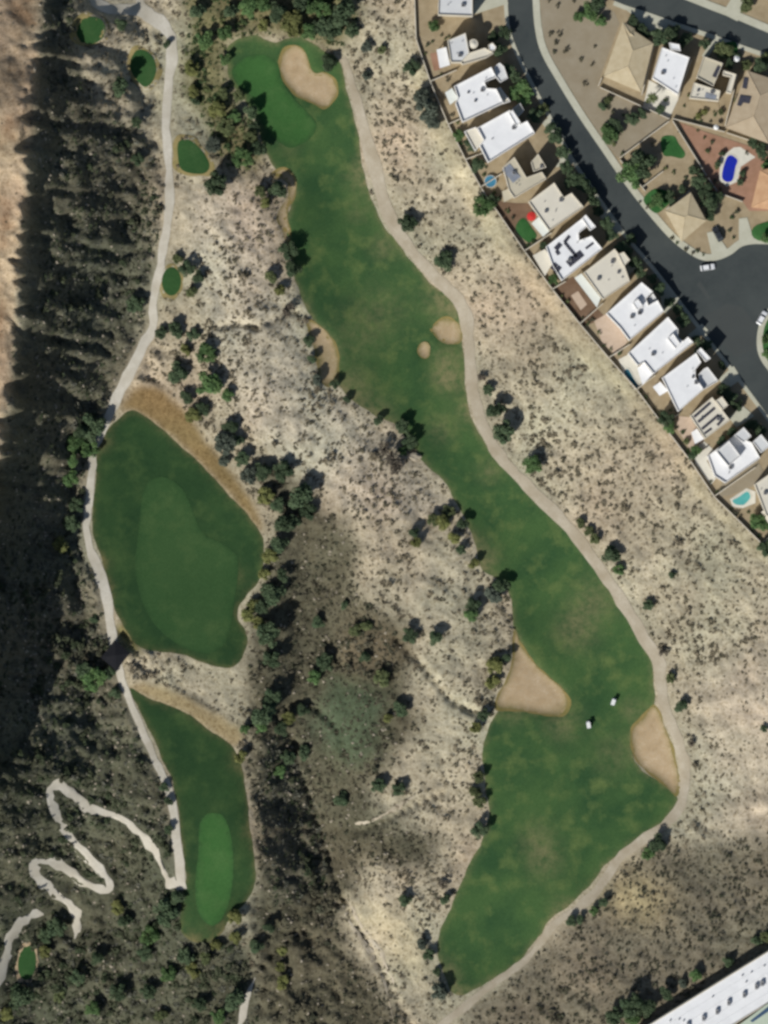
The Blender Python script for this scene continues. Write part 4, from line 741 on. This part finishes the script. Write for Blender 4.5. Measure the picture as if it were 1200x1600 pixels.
def loft(secs):
    mb = MB(); k = len(secs[0]); mb.v = [tuple(v) for s in secs for v in s]
    for i in range(len(secs) - 1): mb.f += [(i * k + j, i * k + (j + 1) % k, (i + 1) * k + (j + 1) % k, (i + 1) * k + j) for j in range(k)]
    mb.f += [tuple(reversed(range(k))), tuple(range((len(secs) - 1) * k, len(secs) * k))]; return mb
def car(p, ang, paint, label, L=4.5, wd=1.85, hh=1.5, cat='car', name='parked_car'):
    b = W(p, Z6 + .06); r = empty(name, b, ang); tag(r, label, cat)
    def sec(x, w, z0, z1): return [(x, -w / 2, z0), (x, w / 2, z0), (x, w / 2 + .0, z1 * .75), (x, w / 2 - .12, z1), (x, -w / 2 + .12, z1), (x, -w / 2, z1 * .75)]
    body = loft([sec(-L / 2, wd * .82, .35, .8), sec(-L / 2 + .3, wd * .98, .25, .95), sec(-L * .1, wd, .22, .98), sec(L * .3, wd, .22, .92), sec(L / 2 - .25, wd * .95, .25, .8), sec(L / 2, wd * .8, .35, .65)]); body.build('body', paint, r, smooth=False)
    def cs(x, w, z): return [(x, -w / 2, z), (x, w / 2, z)]
    x0, x1, x2, x3 = -L * .42, -L * .30, L * .08, L * .24; w0, w1 = wd * .9, wd * .72
    vs = [(x0, -w0 / 2, .93), (x3, -w0 / 2, .9), (x3, w0 / 2, .9), (x0, w0 / 2, .93), (x1, -w1 / 2, hh - .06), (x2, -w1 / 2, hh - .06), (x2, w1 / 2, hh - .06), (x1, w1 / 2, hh - .06)]
    MB().add(vs, [(0, 1, 5, 4), (1, 2, 6, 5), (2, 3, 7, 6), (3, 0, 4, 7), (3, 2, 1, 0), (4, 5, 6, 7)]).build('windows', MAT['glass'], r)
    MB().box(x1 - .05, x2 + .05, -w1 / 2 - .02, w1 / 2 + .02, hh - .059, hh).build('roof', paint, r)
    for sx in (-1, 1):
        for sy in (-1, 1):
            mt = Matrix.Translation((sx * L * .3, sy * (wd / 2 - .1), .32)) @ Matrix.Rotation(math.pi / 2, 4, 'X')
            w = MB().cyl((0, 0), .32, -.1, .1, 14, mat=mt).build('wheel', MAT['rubber'], r); MB().cyl((0, 0), .18, -.105, .105, 10, mat=mt).build('rim', MAT['metal'], w)
        MB().box(L / 2 - .12, L / 2 - .02, sx * wd * .3 - .16, sx * wd * .3 + .16, .58, .7).build('headlight', MAT['white'], r)
car((1105,418), math.radians(8), MAT['white_paint'], 'white car parked at the kerb where the driveway meets the bend')
car((1121,366), math.radians(118), MAT['dark_paint'], 'dark car parked on the driveway of the corner house', 4.9, 2.1, 1.75)
car((1190,497), math.radians(60), MAT['white_paint'], 'white car parked at the kerb of the island in the bend')
def cart(p, ang, label):
    b = P3(p, .12); r = empty('golf_cart', b, ang); tag(r, label, 'golf cart', 'golf carts on the lower fairway')
    loft([[(-1.15, -.5, .3), (-1.15, .5, .3), (-1.15, .5, .75), (-1.15, -.5, .75)], [(-.3, -.58, .25), (-.3, .58, .25), (-.3, .58, .8), (-.3, -.58, .8)], [(.2, -.58, .25), (.2, .58, .25), (.2, .58, .36), (.2, -.58, .36)], [(.55, -.56, .25), (.55, .56, .25), (.6, .56, .85), (.6, -.56, .85)], [(1.15, -.42, .3), (1.15, .42, .3), (1.1, .42, .6), (1.1, -.42, .6)]]).build('body', MAT['white_paint'], r)
    MB().box(-1.0, .75, -.6, .6, 1.85, 1.93).build('canopy', MAT['white'], r)
    for x, y in ((-.85, -.5), (-.85, .5), (.62, -.5), (.62, .5)): MB().cyl((x, y), .025, .75, 1.849, 6).build('post', MAT['metal'], r)
    MB().box(-.5, .0, -.52, .52, .8, .92).build('seat', MAT['stucco_white'], r); MB().box(-.58, -.5, -.52, .52, .82, 1.3).build('backrest', MAT['stucco_white'], r)
    for x in (-.75, .75):
        for y in (-.52, .52): MB().cyl((0, 0), .22, -.09, .09, 12, mat=Matrix.Translation((x, y, .22)) @ Matrix.Rotation(math.pi / 2, 4, 'X')).build('wheel', MAT['rubber'], r)
    for y in (-.25, .25): MB().cyl((-1.02, y), .14, .76, 1.5, 8).build('golf_bag', MAT['dark_metal'], r)
cart((959,1097), math.radians(70), 'white roofed golf cart nearer the wedge shaped bunker')
cart((920,1133), math.radians(100), 'white roofed golf cart nearer the three cornered bunker')

# ------------------------------------------------------------------ trees
def leaf_cloud(seed, n_cl, per, rx, rz, leaf, base=0.0, flat=1.0):
    r = np.random.RandomState(seed); vs = []
    cl = []
    for _ in range(n_cl):
        a = r.rand() * 6.283; q = math.sqrt(r.rand()) * 0.74; z = r.uniform(-.35, .8) * (1 - q * .55)
        cl.append((q * math.cos(a) * rx, q * math.sin(a) * rx, base + z * rz, r.uniform(.26, .44) * rx))
    for (x, y, z, s) in cl:
        d = r.randn(per, 3); d /= np.linalg.norm(d, axis=1)[:, None]; d *= (r.rand(per, 1) ** .4)
        p = d * np.array([s, s, s * .75]) + np.array([x, y, z])
        t = r.randn(per, 3); t /= np.linalg.norm(t, axis=1)[:, None]; nrm = d + 0.7 * r.randn(per, 3) + np.array([0, 0, .6]); b = np.cross(nrm, t); b /= np.linalg.norm(b, axis=1)[:, None] + 1e-6; t = np.cross(b, nrm); t /= np.linalg.norm(t, axis=1)[:, None] + 1e-6
        L = leaf * r.uniform(.6, 1.35, (per, 1))
        vs.append(np.stack([p - t * L, p + b * L * .55, p + t * L, p - b * L * .55], 1))
    V = np.concatenate(vs).reshape(-1, 3); F = np.arange(len(V)).reshape(-1, 4); return V, F
CROWN = {}; TRUNK = []
for ki, k in enumerate('DOYGgB'):
    CROWN[k] = []
    for v in range(4):
        V, F = leaf_cloud(100 + ki * 10 + v, 20 if k != 'B' else 12, 120 if k != 'B' else 50, 1.0, .8, .108, 0.0)
        CROWN[k].append(np_mesh('crown', V, F, LEAF[k], False))
for v in range(3):
    mb = MB(); r2 = random.Random(50 + v); mb.tube((0, 0, -.25), (0.02, .03, .55), .085, .06, 7)
    for i in range(5):
        a = i * 1.256 + r2.random(); mb.tube((0.02, .03, .5), (math.cos(a) * .5, math.sin(a) * .5, .85 + .3 * r2.random()), .045, .015, 5)
    TRUNK.append(mesh('trunk', mb.v, mb.f, MAT['bark'], True))
LANDM = [('the kidney shaped bunker', 480, 118), ('the crescent of sand', 444, 300), ('the bright green at the top', 420, 150), ('the long bunker by the desert', 506, 552), ('the round bunker', 700, 517), ('the smallest oval bunker', 664, 547), ('the three cornered bunker', 835, 1070), ('the wedge shaped bunker', 1025, 1165), ('the upper golf cart', 959, 1097), ('the lower golf cart', 920, 1133), ('the black roofed hut', 181, 1024), ('the bright oval green', 335, 1360), ('the pear shaped fairway', 270, 860), ('the tip of the pear shaped fairway', 200, 645), ('the brown bank of the pear fairway', 330, 710), ('the topmost oval tee', 144, 50), ('the upright oval tee', 223, 107), ('the pointed tee', 302, 247), ('the small round tee', 268, 440), ('the lowest oval tee', 40, 1507), ('the red umbrella', 830, 339), ('the round turret house', 730, 85), ('the courtyard hole house', 745, 150), ('the three level house', 790, 212), ('the sky blue round pool', 766, 284), ('the L shaped solar house', 895, 390), ('the brown gravel yard', 905, 475), ('the house with the white roof box', 990, 490), ('the teal pool', 986, 592), ('the curved garage house', 1065, 600), ('the striped solar house', 1108, 655), ('the raised block house', 1145, 715), ('the aqua pool', 1158, 780), ('the tan tiled house', 982, 92), ('the white roofed house', 1047, 110), ('the roof deck house', 1105, 130), ('the taupe tiled house', 1178, 165), ('the deep blue pool', 1140, 265), ('the corner house', 1070, 342), ('the white car by the driveway', 1105, 418), ('the dark car', 1121, 366), ('the long white building', 1110, 1545), ('the sharp turn of the lower cart path', 1068, 1250), ('the top bend of the switchback trail', 88, 1228), ('the middle bend of the switchback trail', 165, 1385), ('the lower end of the switchback trail', 115, 1468), ('the short bottom trail', 390, 1560), ('the bottom tip of the long fairway', 715, 1552), ('the path start beside the kidney bunker', 538, 95), ('the path bend by the round bunker', 720, 470), ('the narrow waist of the long fairway', 740, 800), ('the dirt bank below the hut', 290, 1100), ('the pale boulder', 647, 713), ('the oval olive hollow', 545, 1140), ('the path bend above the brown bank', 239, 510), ('the path fork at the top', 225, 20), ('the tip of the narrow dark fairway', 203, 1078), ('the bare sand strip by the lower fairway', 620, 1470)]
DIRS = ['east of', 'south-east of', 'south of', 'south-west of', 'west of', 'north-west of', 'north of', 'north-east of']
USED = {}
def where(px, py, head):
    L = sorted(LANDM, key=lambda t: math.hypot(px - t[1], py - t[2]))[:5]
    for nm, x, y in L:
        d = math.hypot(px - x, py - y); q = DIRS[int(round(math.atan2(py - y, px - x) / (math.pi / 4))) % 8]
        far = 'close' if d < 30 else 'just' if d < 62 else 'some way' if d < 120 else 'far'
        s = f'{head} {far} {q} {nm}'
        if s not in USED and len(s.split()) <= 16: USED[s] = 1; return s, None
    nm, x, y = L[0]; s = f'{head} standing in the cluster near {nm}'
    return s, 'trees in the cluster near ' + nm[4:]
KN = {'D': ('dark green', 'dark_tree'), 'O': ('olive green', 'olive_tree'), 'Y': ('yellow green', 'palo_verde_tree'), 'G': ('mid green', 'green_tree'), 'g': ('grey green', 'mesquite_tree'), 'B': ('leafless grey brown', 'bare_tree')}
TREES = """1092 284 D 12,1102 300 D 13,1108 318 D 13,1110 336 D 11,1084 268 D 9,1120 308 D 10,1052 318 D 9,1066 296 D 8,1176 226 D 10,1188 232 D 9,1142 196 D 6,1004 178 D 9,986 186 D 11,1152 158 O 5,1126 176 O 5,310 20 D 14,320 62 G 16,300 107 Y 12,303 143 Y 9,305 160 D 7,340 173 Y 14,353 200 O 14,333 227 g 13,380 247 G 16,340 287 D 20,393 213 O 11,366 182 G 10,348 146 O 9,352 92 G 10,354 52 G 12,390 12 G 15,362 20 D 13,460 37 Y 20,481 52 G 14,433 20 D 16,533 20 D 24,517 42 D 18,497 47 D 13,513 98 D 13,467 4 D 17,487 10 G 12,412 5 G 13,412 40 Y 10,505 15 G 13,550 45 D 12,374 150 O 9,392 175 D 12,403 235 D 14,398 200 D 10,
573 73 g 9,597 77 O 7,573 117 g 8,637 347 D 15,643 107 D 13,660 152 g 15,668 172 g 19,674 192 g 13,715 213 G 9,434 297 D 14,413 317 Y 9,407 300 O 10,450 392 D 14,458 420 D 14,423 433 O 10,437 453 Y 9,452 484 B 12,483 533 D 9,488 560 D 8,497 593 g 9,523 600 D 8,543 623 D 7,593 657 D 9,628 668 D 12,640 690 D 12,630 704 G 8,617 723 B 20,600 700 B 12,
443 737 D 16,410 737 D 14,467 773 D 22,413 775 Y 14,480 800 D 14,435 790 D 12,273 517 D 14,253 520 D 10,303 523 D 10,290 547 Y 9,323 553 G 15,326 600 G 20,357 617 G 10,277 583 D 16,293 620 D 12,303 650 Y 13,316 640 D 12,353 693 g 18,360 665 D 14,377 717 D 12,390 743 g 14,350 720 g 9,370 690 D 12,213 477 D 14,293 420 D 13,310 433 D 10,300 457 O 9,278 405 O 8,
143 667 D 22,117 693 G 15,140 700 G 14,113 720 G 10,113 747 G 13,125 675 D 12,97 850 Y 13,113 820 D 14,120 790 D 12,147 967 D 8,147 1060 G 18,130 1050 D 14,170 1052 D 10,180 1083 D 10,390 960 Y 13,396 945 Y 10,383 1140 G 8,377 1183 Y 10,186 137 D 16,213 193 D 9,215 250 D 10,190 40 D 10,262 70 D 7,
423 870 Y 13,413 897 Y 9,427 927 D 18,450 820 D 20,417 993 D 20,403 973 Y 10,437 850 D 14,440 900 D 12,410 950 D 12,425 1030 D 14,497 973 D 11,537 945 D 8,507 1037 D 15,490 1060 G 12,570 1027 D 9,573 977 O 9,555 985 O 9,640 993 D 12,680 997 D 12,627 1107 D 14,597 1060 O 14,740 947 D 13,736 960 G 12,783 917 D 14,772 928 g 14,773 1040 Y 13,770 1067 Y 11,790 1027 D 9,757 1117 D 10,743 1137 Y 9,647 832 D 8,690 817 Y 13,677 813 O 10,650 847 Y 8,710 840 Y 10,723 820 D 10,720 860 D 8,700 800 O 10,740 880 Y 8,
413 1120 D 20,407 1137 G 10,450 1123 Y 11,473 1110 D 10,473 1177 D 13,450 1183 D 12,425 1090 D 14,440 1140 D 12,607 1123 Y 8,437 1207 G 10,750 1297 D 13,633 1407 D 10,697 1407 D 9,693 1382 B 8,670 1493 D 10,683 1520 D 7,687 1550 g 15,660 1475 g 9,437 1513 Y 8,440 1537 Y 11,440 1487 Y 8,590 1227 D 12,623 1233 D 11,533 1250 D 12,743 1237 O 10,750 1253 O 10,748 1215 O 9,
257 1230 D 8,263 1253 D 8,263 1297 D 8,260 1427 D 20,277 1403 D 12,233 1463 G 14,290 1497 D 14,260 1523 G 14,300 1517 Y 12,320 1497 O 10,367 1467 Y 10,367 1433 Y 12,183 1420 Y 11,195 1442 D 12,87 1453 D 16,70 1465 D 12,30 1560 D 20,7 1587 Y 12,67 1490 Y 10,183 1553 D 14,143 1580 G 12,363 1563 D 20,340 1590 G 12,337 1477 Y 9,400 1480 D 12,420 1450 D 10,230 1550 D 12,120 1530 D 12,90 1560 O 10,250 1590 O 10,310 1570 D 12,225 1490 D 12,150 1500 D 11,
907 817 O 8,920 830 O 8,930 843 O 8,955 867 D 15,967 890 G 9,1012 945 D 9,1038 1020 B 8,1048 1060 O 8,1063 1102 D 12,1080 1160 B 7,1193 1138 D 6,1050 898 D 6,775 643 D 16,789 675 D 18,832 728 G 15,695 408 D 16,752 590 B 8,762 610 D 9,1195 857 D 12,1027 1318 D 15,1012 1334 G 10,942 1410 D 8,927 1424 G 8,893 1440 D 9,905 1437 D 8,987 1592 G 12,985 1568 D 18,1010 1572 D 14,1040 1548 D 12,1066 1533 g 8,1085 1522 G 10,1135 1500 D 9,1180 1468 D 9,960 1585 D 14,1195 1460 O 9,
746 259 D 12,754 323 G 16,770 315 D 10,678 40 G 10,738 232 D 8,733 222 D 9,864 438 G 9,1040 654 D 13,1046 668 G 9,1087 704 G 8,1080 712 D 7,1183 813 G 13,1195 820 G 9,815 147 G 18,848 172 O 10,788 52 D 11,770 58 D 9,1165 8 O 12,1130 80 O 14,1165 103 O 8,1196 92 O 9,990 34 D 11,919 20 G 15,905 28 G 9,938 34 G 9,930 8 D 14,985 274 G 22,1003 258 D 22,953 209 G 17,962 195 D 13,1026 316 G 14,1046 306 D 8,942 166 D 8,950 158 O 7,1030 172 D 8,885 262 D 11,905 285 D 12,920 300 D 11,968 388 D 11,985 375 D 9,1018 436 D 9,1085 530 D 9,1104 540 D 9,1190 240 D 9,1196 258 G 8,1128 240 D 6,1122 256 D 6,1156 285 D 6,1160 272 D 6,1092 182 Y 6,1100 175 Y 5,1195 372 G 9,1150 90 D 8,1128 690 D 9,1142 676 D 8,1060 320 D 6,1200 555 G 10,1196 530 G 8,848 385 D 7,1072 690 O 5,780 78 D 12,798 110 D 11,806 122 D 9,836 182 D 12,868 214 D 13,858 200 D 10,880 240 D 11,893 284 D 13,912 292 D 12,926 316 D 12,934 330 D 9,948 350 D 11,955 368 D 10,978 398 D 12,992 412 D 10,1000 426 D 9,1030 452 D 11,1046 474 D 10,1058 486 D 9,1066 500 D 11,1092 546 D 10,1126 572 D 8,1128 612 D 12,1140 622 D 11,1152 634 D 9,1172 662 D 11,1186 672 D 10,1030 60 D 14,1050 52 D 13,1068 66 D 12,1074 60 D 9,1100 70 D 9,1186 104 D 12,1140 100 D 9,1000 46 D 9,1006 58 D 9"""
ti = 0
def tree(px, py, k, rp):
    global ti
    rad = rp * M; v = ti % 4; ti += 1
    z = hz(px, py); TALL = 355 < px < 420 and 120 < py < 265 or 770 < px and py < 680 and (px, py) not in ((1003, 258),) and k == 'D' and rp > 8; hf = 1.5 if TALL else 1; hf *= rnd.uniform(1.0, 1.3) if k != 'B' else 1.0
    zs = rad * rnd.uniform(.85, 1.1); ht = rad * hf * .62 + .25
    r = empty(KN[k][1], W((px, py), z)); rot = rnd.random() * 6.28
    head = ('large ' if rp >= 18 else 'small ' if rp < 10 else 'round ') + KN[k][0] + ' tree'
    lab, grp = where(px, py, head)
    tag(r, lab, 'tree', grp or 'trees of the golf course and gardens')
    cr = obj('crown', CROWN[k][v], r, (0, 0, ht), rot); cr.scale = (rad * rnd.uniform(1.0, 1.16), rad * rnd.uniform(1.0, 1.16), zs)
    tk = obj('trunk', TRUNK[v % 3], r, (0, 0, 0), rot); tk.scale = (rad * .9, rad * .9, ht * .95 + .1)
TL = []
for t in TREES.replace('\n', '').split(','):
    a, b, k, q = t.split(); TL.append((float(a), float(b), k, float(q)))
for t in TL: tree(*t)  # includes dark trees added along the house fronts to deepen the yard shade
# palm in the white roofed house's yard
b = W((1018,155), Z6 + .05); r = empty('palm_tree', b); tag(r, 'green palm tree in the pale yard behind the white roofed house', 'palm tree')
MB().tube((0, 0, 0), (.1, .1, 4.6), .2, .14, 8).build('trunk', MAT['bark'], r)
for i in range(14):
    a = i * 2.4; mb = MB(); pts = [(.1 + math.cos(a) * t * 2.0, .1 + math.sin(a) * t * 2.0, 4.6 + .7 * math.sin(t * 2.6) - t * t * 1.1) for t in (0, .35, .7, 1.0)]; px_, py_ = -math.sin(a), math.cos(a)
    for j, w in enumerate((.08, .3, .26, .03)): mb.v += [(pts[j][0] + px_ * w, pts[j][1] + py_ * w, pts[j][2] - .1), pts[j], (pts[j][0] - px_ * w, pts[j][1] - py_ * w, pts[j][2] - .1)]
    for j in range(3): mb.f += [(j * 3, j * 3 + 1, j * 3 + 4, j * 3 + 3), (j * 3 + 1, j * 3 + 2, j * 3 + 5, j * 3 + 4)]
    mb.build('frond', LEAF['O'], r)
# boulders and rocks
def rock_mesh(seed, rr=1.0):
    r = np.random.RandomState(seed); import bmesh as bmm
    bm = bmm.new(); bmm.ops.create_icosphere(bm, subdivisions=2, radius=rr)
    for v in bm.verts: v.co *= 1 + .18 * r.randn(); v.co.z *= .6
    me = bpy.data.meshes.new('boulder'); bm.to_mesh(me); bm.free(); me.materials.append(MAT['rock']); return me
o = obj('boulder', rock_mesh(1), None, P3((647,713), .3)); o.scale = (2.1, 1.4, 1.2); tag(o, 'big pale boulder at the edge of the long fairway', 'boulder')

# ------------------------------------------------------------------ scrub
occ = blur((turf_m | tee_m | path_m | bunk_m | bank_m).astype(float), 1, 1) > 0.3
road_or_house = hood_m | pad_m
def raster(a, px, py): return a[int(min(max((py - Y0) / ST + .5, 0), NY - 1)), int(min(max((px - X0) / ST + .5, 0), NX - 1))]
clump = fnoise(61, 1.5, 6, 70); clump2 = fnoise(62, 1.0, 3, 16)
SCALE = np.exp(0.22 * fnoise(63, 1.2, 4, 50))
ZG = Z['gully']
TINT = {'sand': [(.265, .22, .15), (.30, .25, .175), (.225, .19, .13), (.17, .15, .10)], 'dark': [(.085, .096, .055), (.105, .105, .068), (.068, .086, .046), (.13, .13, .098), (.17, .165, .13)], 'rav': [(.115, .106, .07), (.14, .124, .084), (.095, .096, .062), (.165, .145, .102)], 'wood': [(.06, .095, .038), (.085, .12, .05), (.13, .15, .06)]}
shr = []
sp = 6.2
for yy in np.arange(-60, 1660, sp):
    for xx in np.arange(-60, 1260, sp):
        x = xx + rnd.uniform(-.5, .5) * sp * 1.3; y = yy + rnd.uniform(-.5, .5) * sp * 1.3
        if raster(occ, x, y) or raster(road_or_house, x, y): continue
        if raster(Z['track'], x, y) > .5 and rnd.random() < .9: continue
        zs_, zr, zse, zm, zw = (raster(Z[k], x, y) for k in ('slope', 'ravine', 'seslope', 'mesa', 'wood'))
        zf = raster(Z['floor'], x, y); zb = raster(Z['lowsand'], x, y); ze = raster(Z['eastsand'], x, y); zp = raster(Z['palesand'], x, y)
        cl = raster(clump, x, y) * .6 + raster(clump2, x, y) * .6
        if raster(ZG, x, y) > .5: p, kind, s0, s1 = .95, 'dark', 2.4, 5.5
        elif zm > .5: p, kind, s0, s1 = .06, 'sand', 1.5, 3.0
        elif -3 < raster(Dm, x, y) < 7 and zs_ + zm > .5: p, kind, s0, s1 = .25, 'dark', 1.5, 3.5
        elif zw > .5: p, kind, s0, s1 = .62, 'wood', 2, 6
        elif zs_ > .5: p, kind, s0, s1 = .92 + .2 * cl, 'dark', 1.9, 5.6 if y < 900 else 7.0
        elif zf > .5: p, kind, s0, s1 = .5, 'rav', 2, 4
        elif zr > .5: p, kind, s0, s1 = .76 + .24 * cl, 'rav', 1.9, 5.8
        elif zse > .5: p, kind, s0, s1 = .58 + .26 * cl, 'rav', 1.8, 5.0
        elif 262 < x < 330 and 290 < y < 395 and x < 275 + (y - 280) * .35: p, kind, s0, s1 = .1, 'sand', 1.6, 3.5
        elif zb > .5: p, kind, s0, s1 = .12, 'sand', 1.6, 3
        elif ze > .5: p, kind, s0, s1 = .30 + .14 * cl, 'sand', 1.7, 3.4
        elif False: pass
        else: p, kind, s0, s1 = .66 + .34 * cl, 'sand', 1.4, 5.2
        if rnd.random() > p: continue
        s = (s0 + (s1 - s0) * rnd.random() ** 2.6) * raster(SCALE, x, y)
        shr.append((x, y, s, rnd.choice(TINT[kind]), kind))
shr = [t for t in shr if all(abs(t[0] - q[0]) > q[3] * .7 or abs(t[1] - q[1]) > q[3] * .7 for q in TL)]
extra = [(860,54,5),(873,54,5),(869,68,4.5),(867,82,4.5),(884,79,6),(871,10,5),(907,93,4.5),(925,101,4),(929,73,3.5),(914,132,5),(858,2,4),(896,2,4)]
shr.sort(key=lambda t: -t[2] if 0 < t[0] < 1200 and 0 < t[1] < 1600 else 0)
BIG, SMALL = shr[:286], shr[286:]
SV = [leaf_cloud(300 + v, 6, 6, 1.0, .28, .32, .17) for v in range(8)]
SH = {}
for kind in TINT:
    SH[kind] = []
    for v in range(3):
        V, F = leaf_cloud(330 + v, 9, 14, 1.0, .6, .20, .42); me = np_mesh('desert_shrub', V, F, MAT['shrub'], False)
        t = TINT[kind][v]; a = me.attributes.new('tint', 'FLOAT_COLOR', 'POINT'); a.data.foreach_set('color', np.tile(np.array([*t, 1], np.float32), len(V))); SH[kind].append(me)
SLAB = {'sand': ('low brown desert shrub dotted over the pale sand', 'shrubs on the pale sand'), 'dark': ('dark bush on the shaded slope below the mesa', 'bushes on the mesa slope'), 'rav': ('olive brown bush in the brushy ravine and on brown slopes', 'bushes of the ravine and brown slopes'), 'wood': ('dark undergrowth bush among the trees above the top green', 'undergrowth bushes above the top green')}
def shrub(x, y, s, kind, lab, grp, z=None):
    o = obj('desert_shrub', SH[kind][rnd.randrange(3)], None, W((x, y), hz(x, y) if z is None else z), rnd.random() * 6.28)
    q = s * M * 1.05; o.scale = (q, q * rnd.uniform(.8, 1.1), q * rnd.uniform(.75, 1.05)); tag(o, lab, 'shrub', grp or 'shrubs')
for x, y, s, t, kind in BIG: shrub(x, y, s, kind, *SLAB[kind])
for x, y, s in extra: shrub(x, y, s, 'rav', 'small dark clipped shrub on the grey vacant lot', 'shrubs on the vacant lot', Z6 + .05)
GS = [(690,56),(696,62),(700,58),(706,60),(676,66),(668,70),(664,84),(668,112),(690,118),(699,124),(707,180),(716,192),(720,224),(724,232),(760,262),(756,274),(772,300),(780,310),(792,330),(800,340),(806,374),(812,384),(824,384),(832,378),(842,404),(848,418),(856,440),(878,462),(886,470),(896,492),(910,496),(918,504),(924,500),(936,520),(944,540),(954,546),(968,552),(1002,612),(1008,620),(1012,630),(1022,638),(1030,646),(1024,648),(1048,640),(1058,668),(1066,676),(1074,706),(1110,752),(1120,768),(1128,764),(1142,796),(1150,802),(1156,806),(1168,800),(1174,830),(1186,838),(1090,205),(1100,215),(1112,222),(1120,262),(1118,284),(1126,296),(1106,236),(1166,240),(1190,250),(1060,206),(1080,262),(1072,278),(1052,270),(1040,262),(1020,226),(972,242),(960,226),(950,170),(958,176),(974,180),(1012,160),(1030,166),(1040,158),(1084,186),(1094,190),(1110,190),(1116,178),(1150,330),(1142,340),(1140,360),(1146,372),(1090,392),(1082,396),(1072,390),(1098,398),(1058,380),(1050,372),(1000,316),(1012,324),(1030,300),(948,196),(1076,150),(1068,166),(1152,150),(1148,170)]
for x, y in GS:
    k = rnd.choice(('wood', 'wood', 'rav', 'dark')); s_ = rnd.uniform(2.6, 5.2); lab, grp = where(x, y, 'small clipped garden shrub'); shrub(x, y, s_, k, lab, grp or 'garden shrubs in the yards', Z6 + .12)
Vs, Cs = [], []
for x, y, s, t, kind in SMALL:
    V, F = SV[rnd.randrange(8)]; a = rnd.random() * 6.283; ca_, sa_ = math.cos(a), math.sin(a); q = s * M
    R = np.array([[ca_ * q, -sa_ * q, 0], [sa_ * q, ca_ * q, 0], [0, 0, q * rnd.uniform(.7, 1.1)]])
    w = W((x, y), hz(x, y)); Vs.append(V @ R.T + np.array(w)); Cs.append(np.tile(np.array([*t, 1]) * rnd.uniform(.85, 1.15), (len(V), 1)))
V = np.concatenate(Vs); F = np.arange(len(V)).reshape(-1, 4); me = np_mesh('desert_scrub', V, F, MAT['shrub'], False)
a = me.attributes.new('tint', 'FLOAT_COLOR', 'POINT'); a.data.foreach_set('color', np.concatenate(Cs).astype(np.float32).ravel())
tag(obj('desert_scrub', me), 'countless small desert shrubs covering sand and slopes', None, None, 'stuff')
# loose rock on the steep slopes and in the washes
rv, rf = [], []
base = [np.array(v) for v in [(-1, -.7, 0), (.9, -.8, 0), (1.1, .7, 0), (-.8, .9, 0), (-.5, -.4, .8), (.5, -.3, .9), (.6, .4, .7), (-.4, .5, .75)]]
for i in range(2600):
    x, y = rnd.uniform(-20, 300), rnd.uniform(0, 1600)
    if rnd.random() < .35: x, y = rnd.uniform(400, 760), rnd.uniform(800, 1600)
    if raster(occ, x, y) or (raster(Z['slope'], x, y) < .5 and raster(Z['ravine'], x, y) < .5): continue
    s = rnd.uniform(.15, .55); a = rnd.random() * 6.28; w = np.array(W((x, y), hz(x, y) - .05)); n0 = len(rv)
    for v in base:
        q = v * s * np.array([rnd.uniform(.7, 1.3), rnd.uniform(.7, 1.3), 1]); rv.append(w + np.array([q[0] * math.cos(a) - q[1] * math.sin(a), q[0] * math.sin(a) + q[1] * math.cos(a), q[2]]))
    rf += [(n0, n0 + 1, n0 + 5, n0 + 4), (n0 + 1, n0 + 2, n0 + 6, n0 + 5), (n0 + 2, n0 + 3, n0 + 7, n0 + 6), (n0 + 3, n0, n0 + 4, n0 + 7), (n0 + 4, n0 + 5, n0 + 6, n0 + 7)]
tag(obj('loose_rocks', np_mesh('loose_rocks', np.array(rv), np.array(rf), MAT['rock'], False)), 'pale loose rocks scattered over the dark slopes', None, None, 'stuff')
print('shrubs', len(shr), 'trees', len(TL), 'objects', len(S.objects))
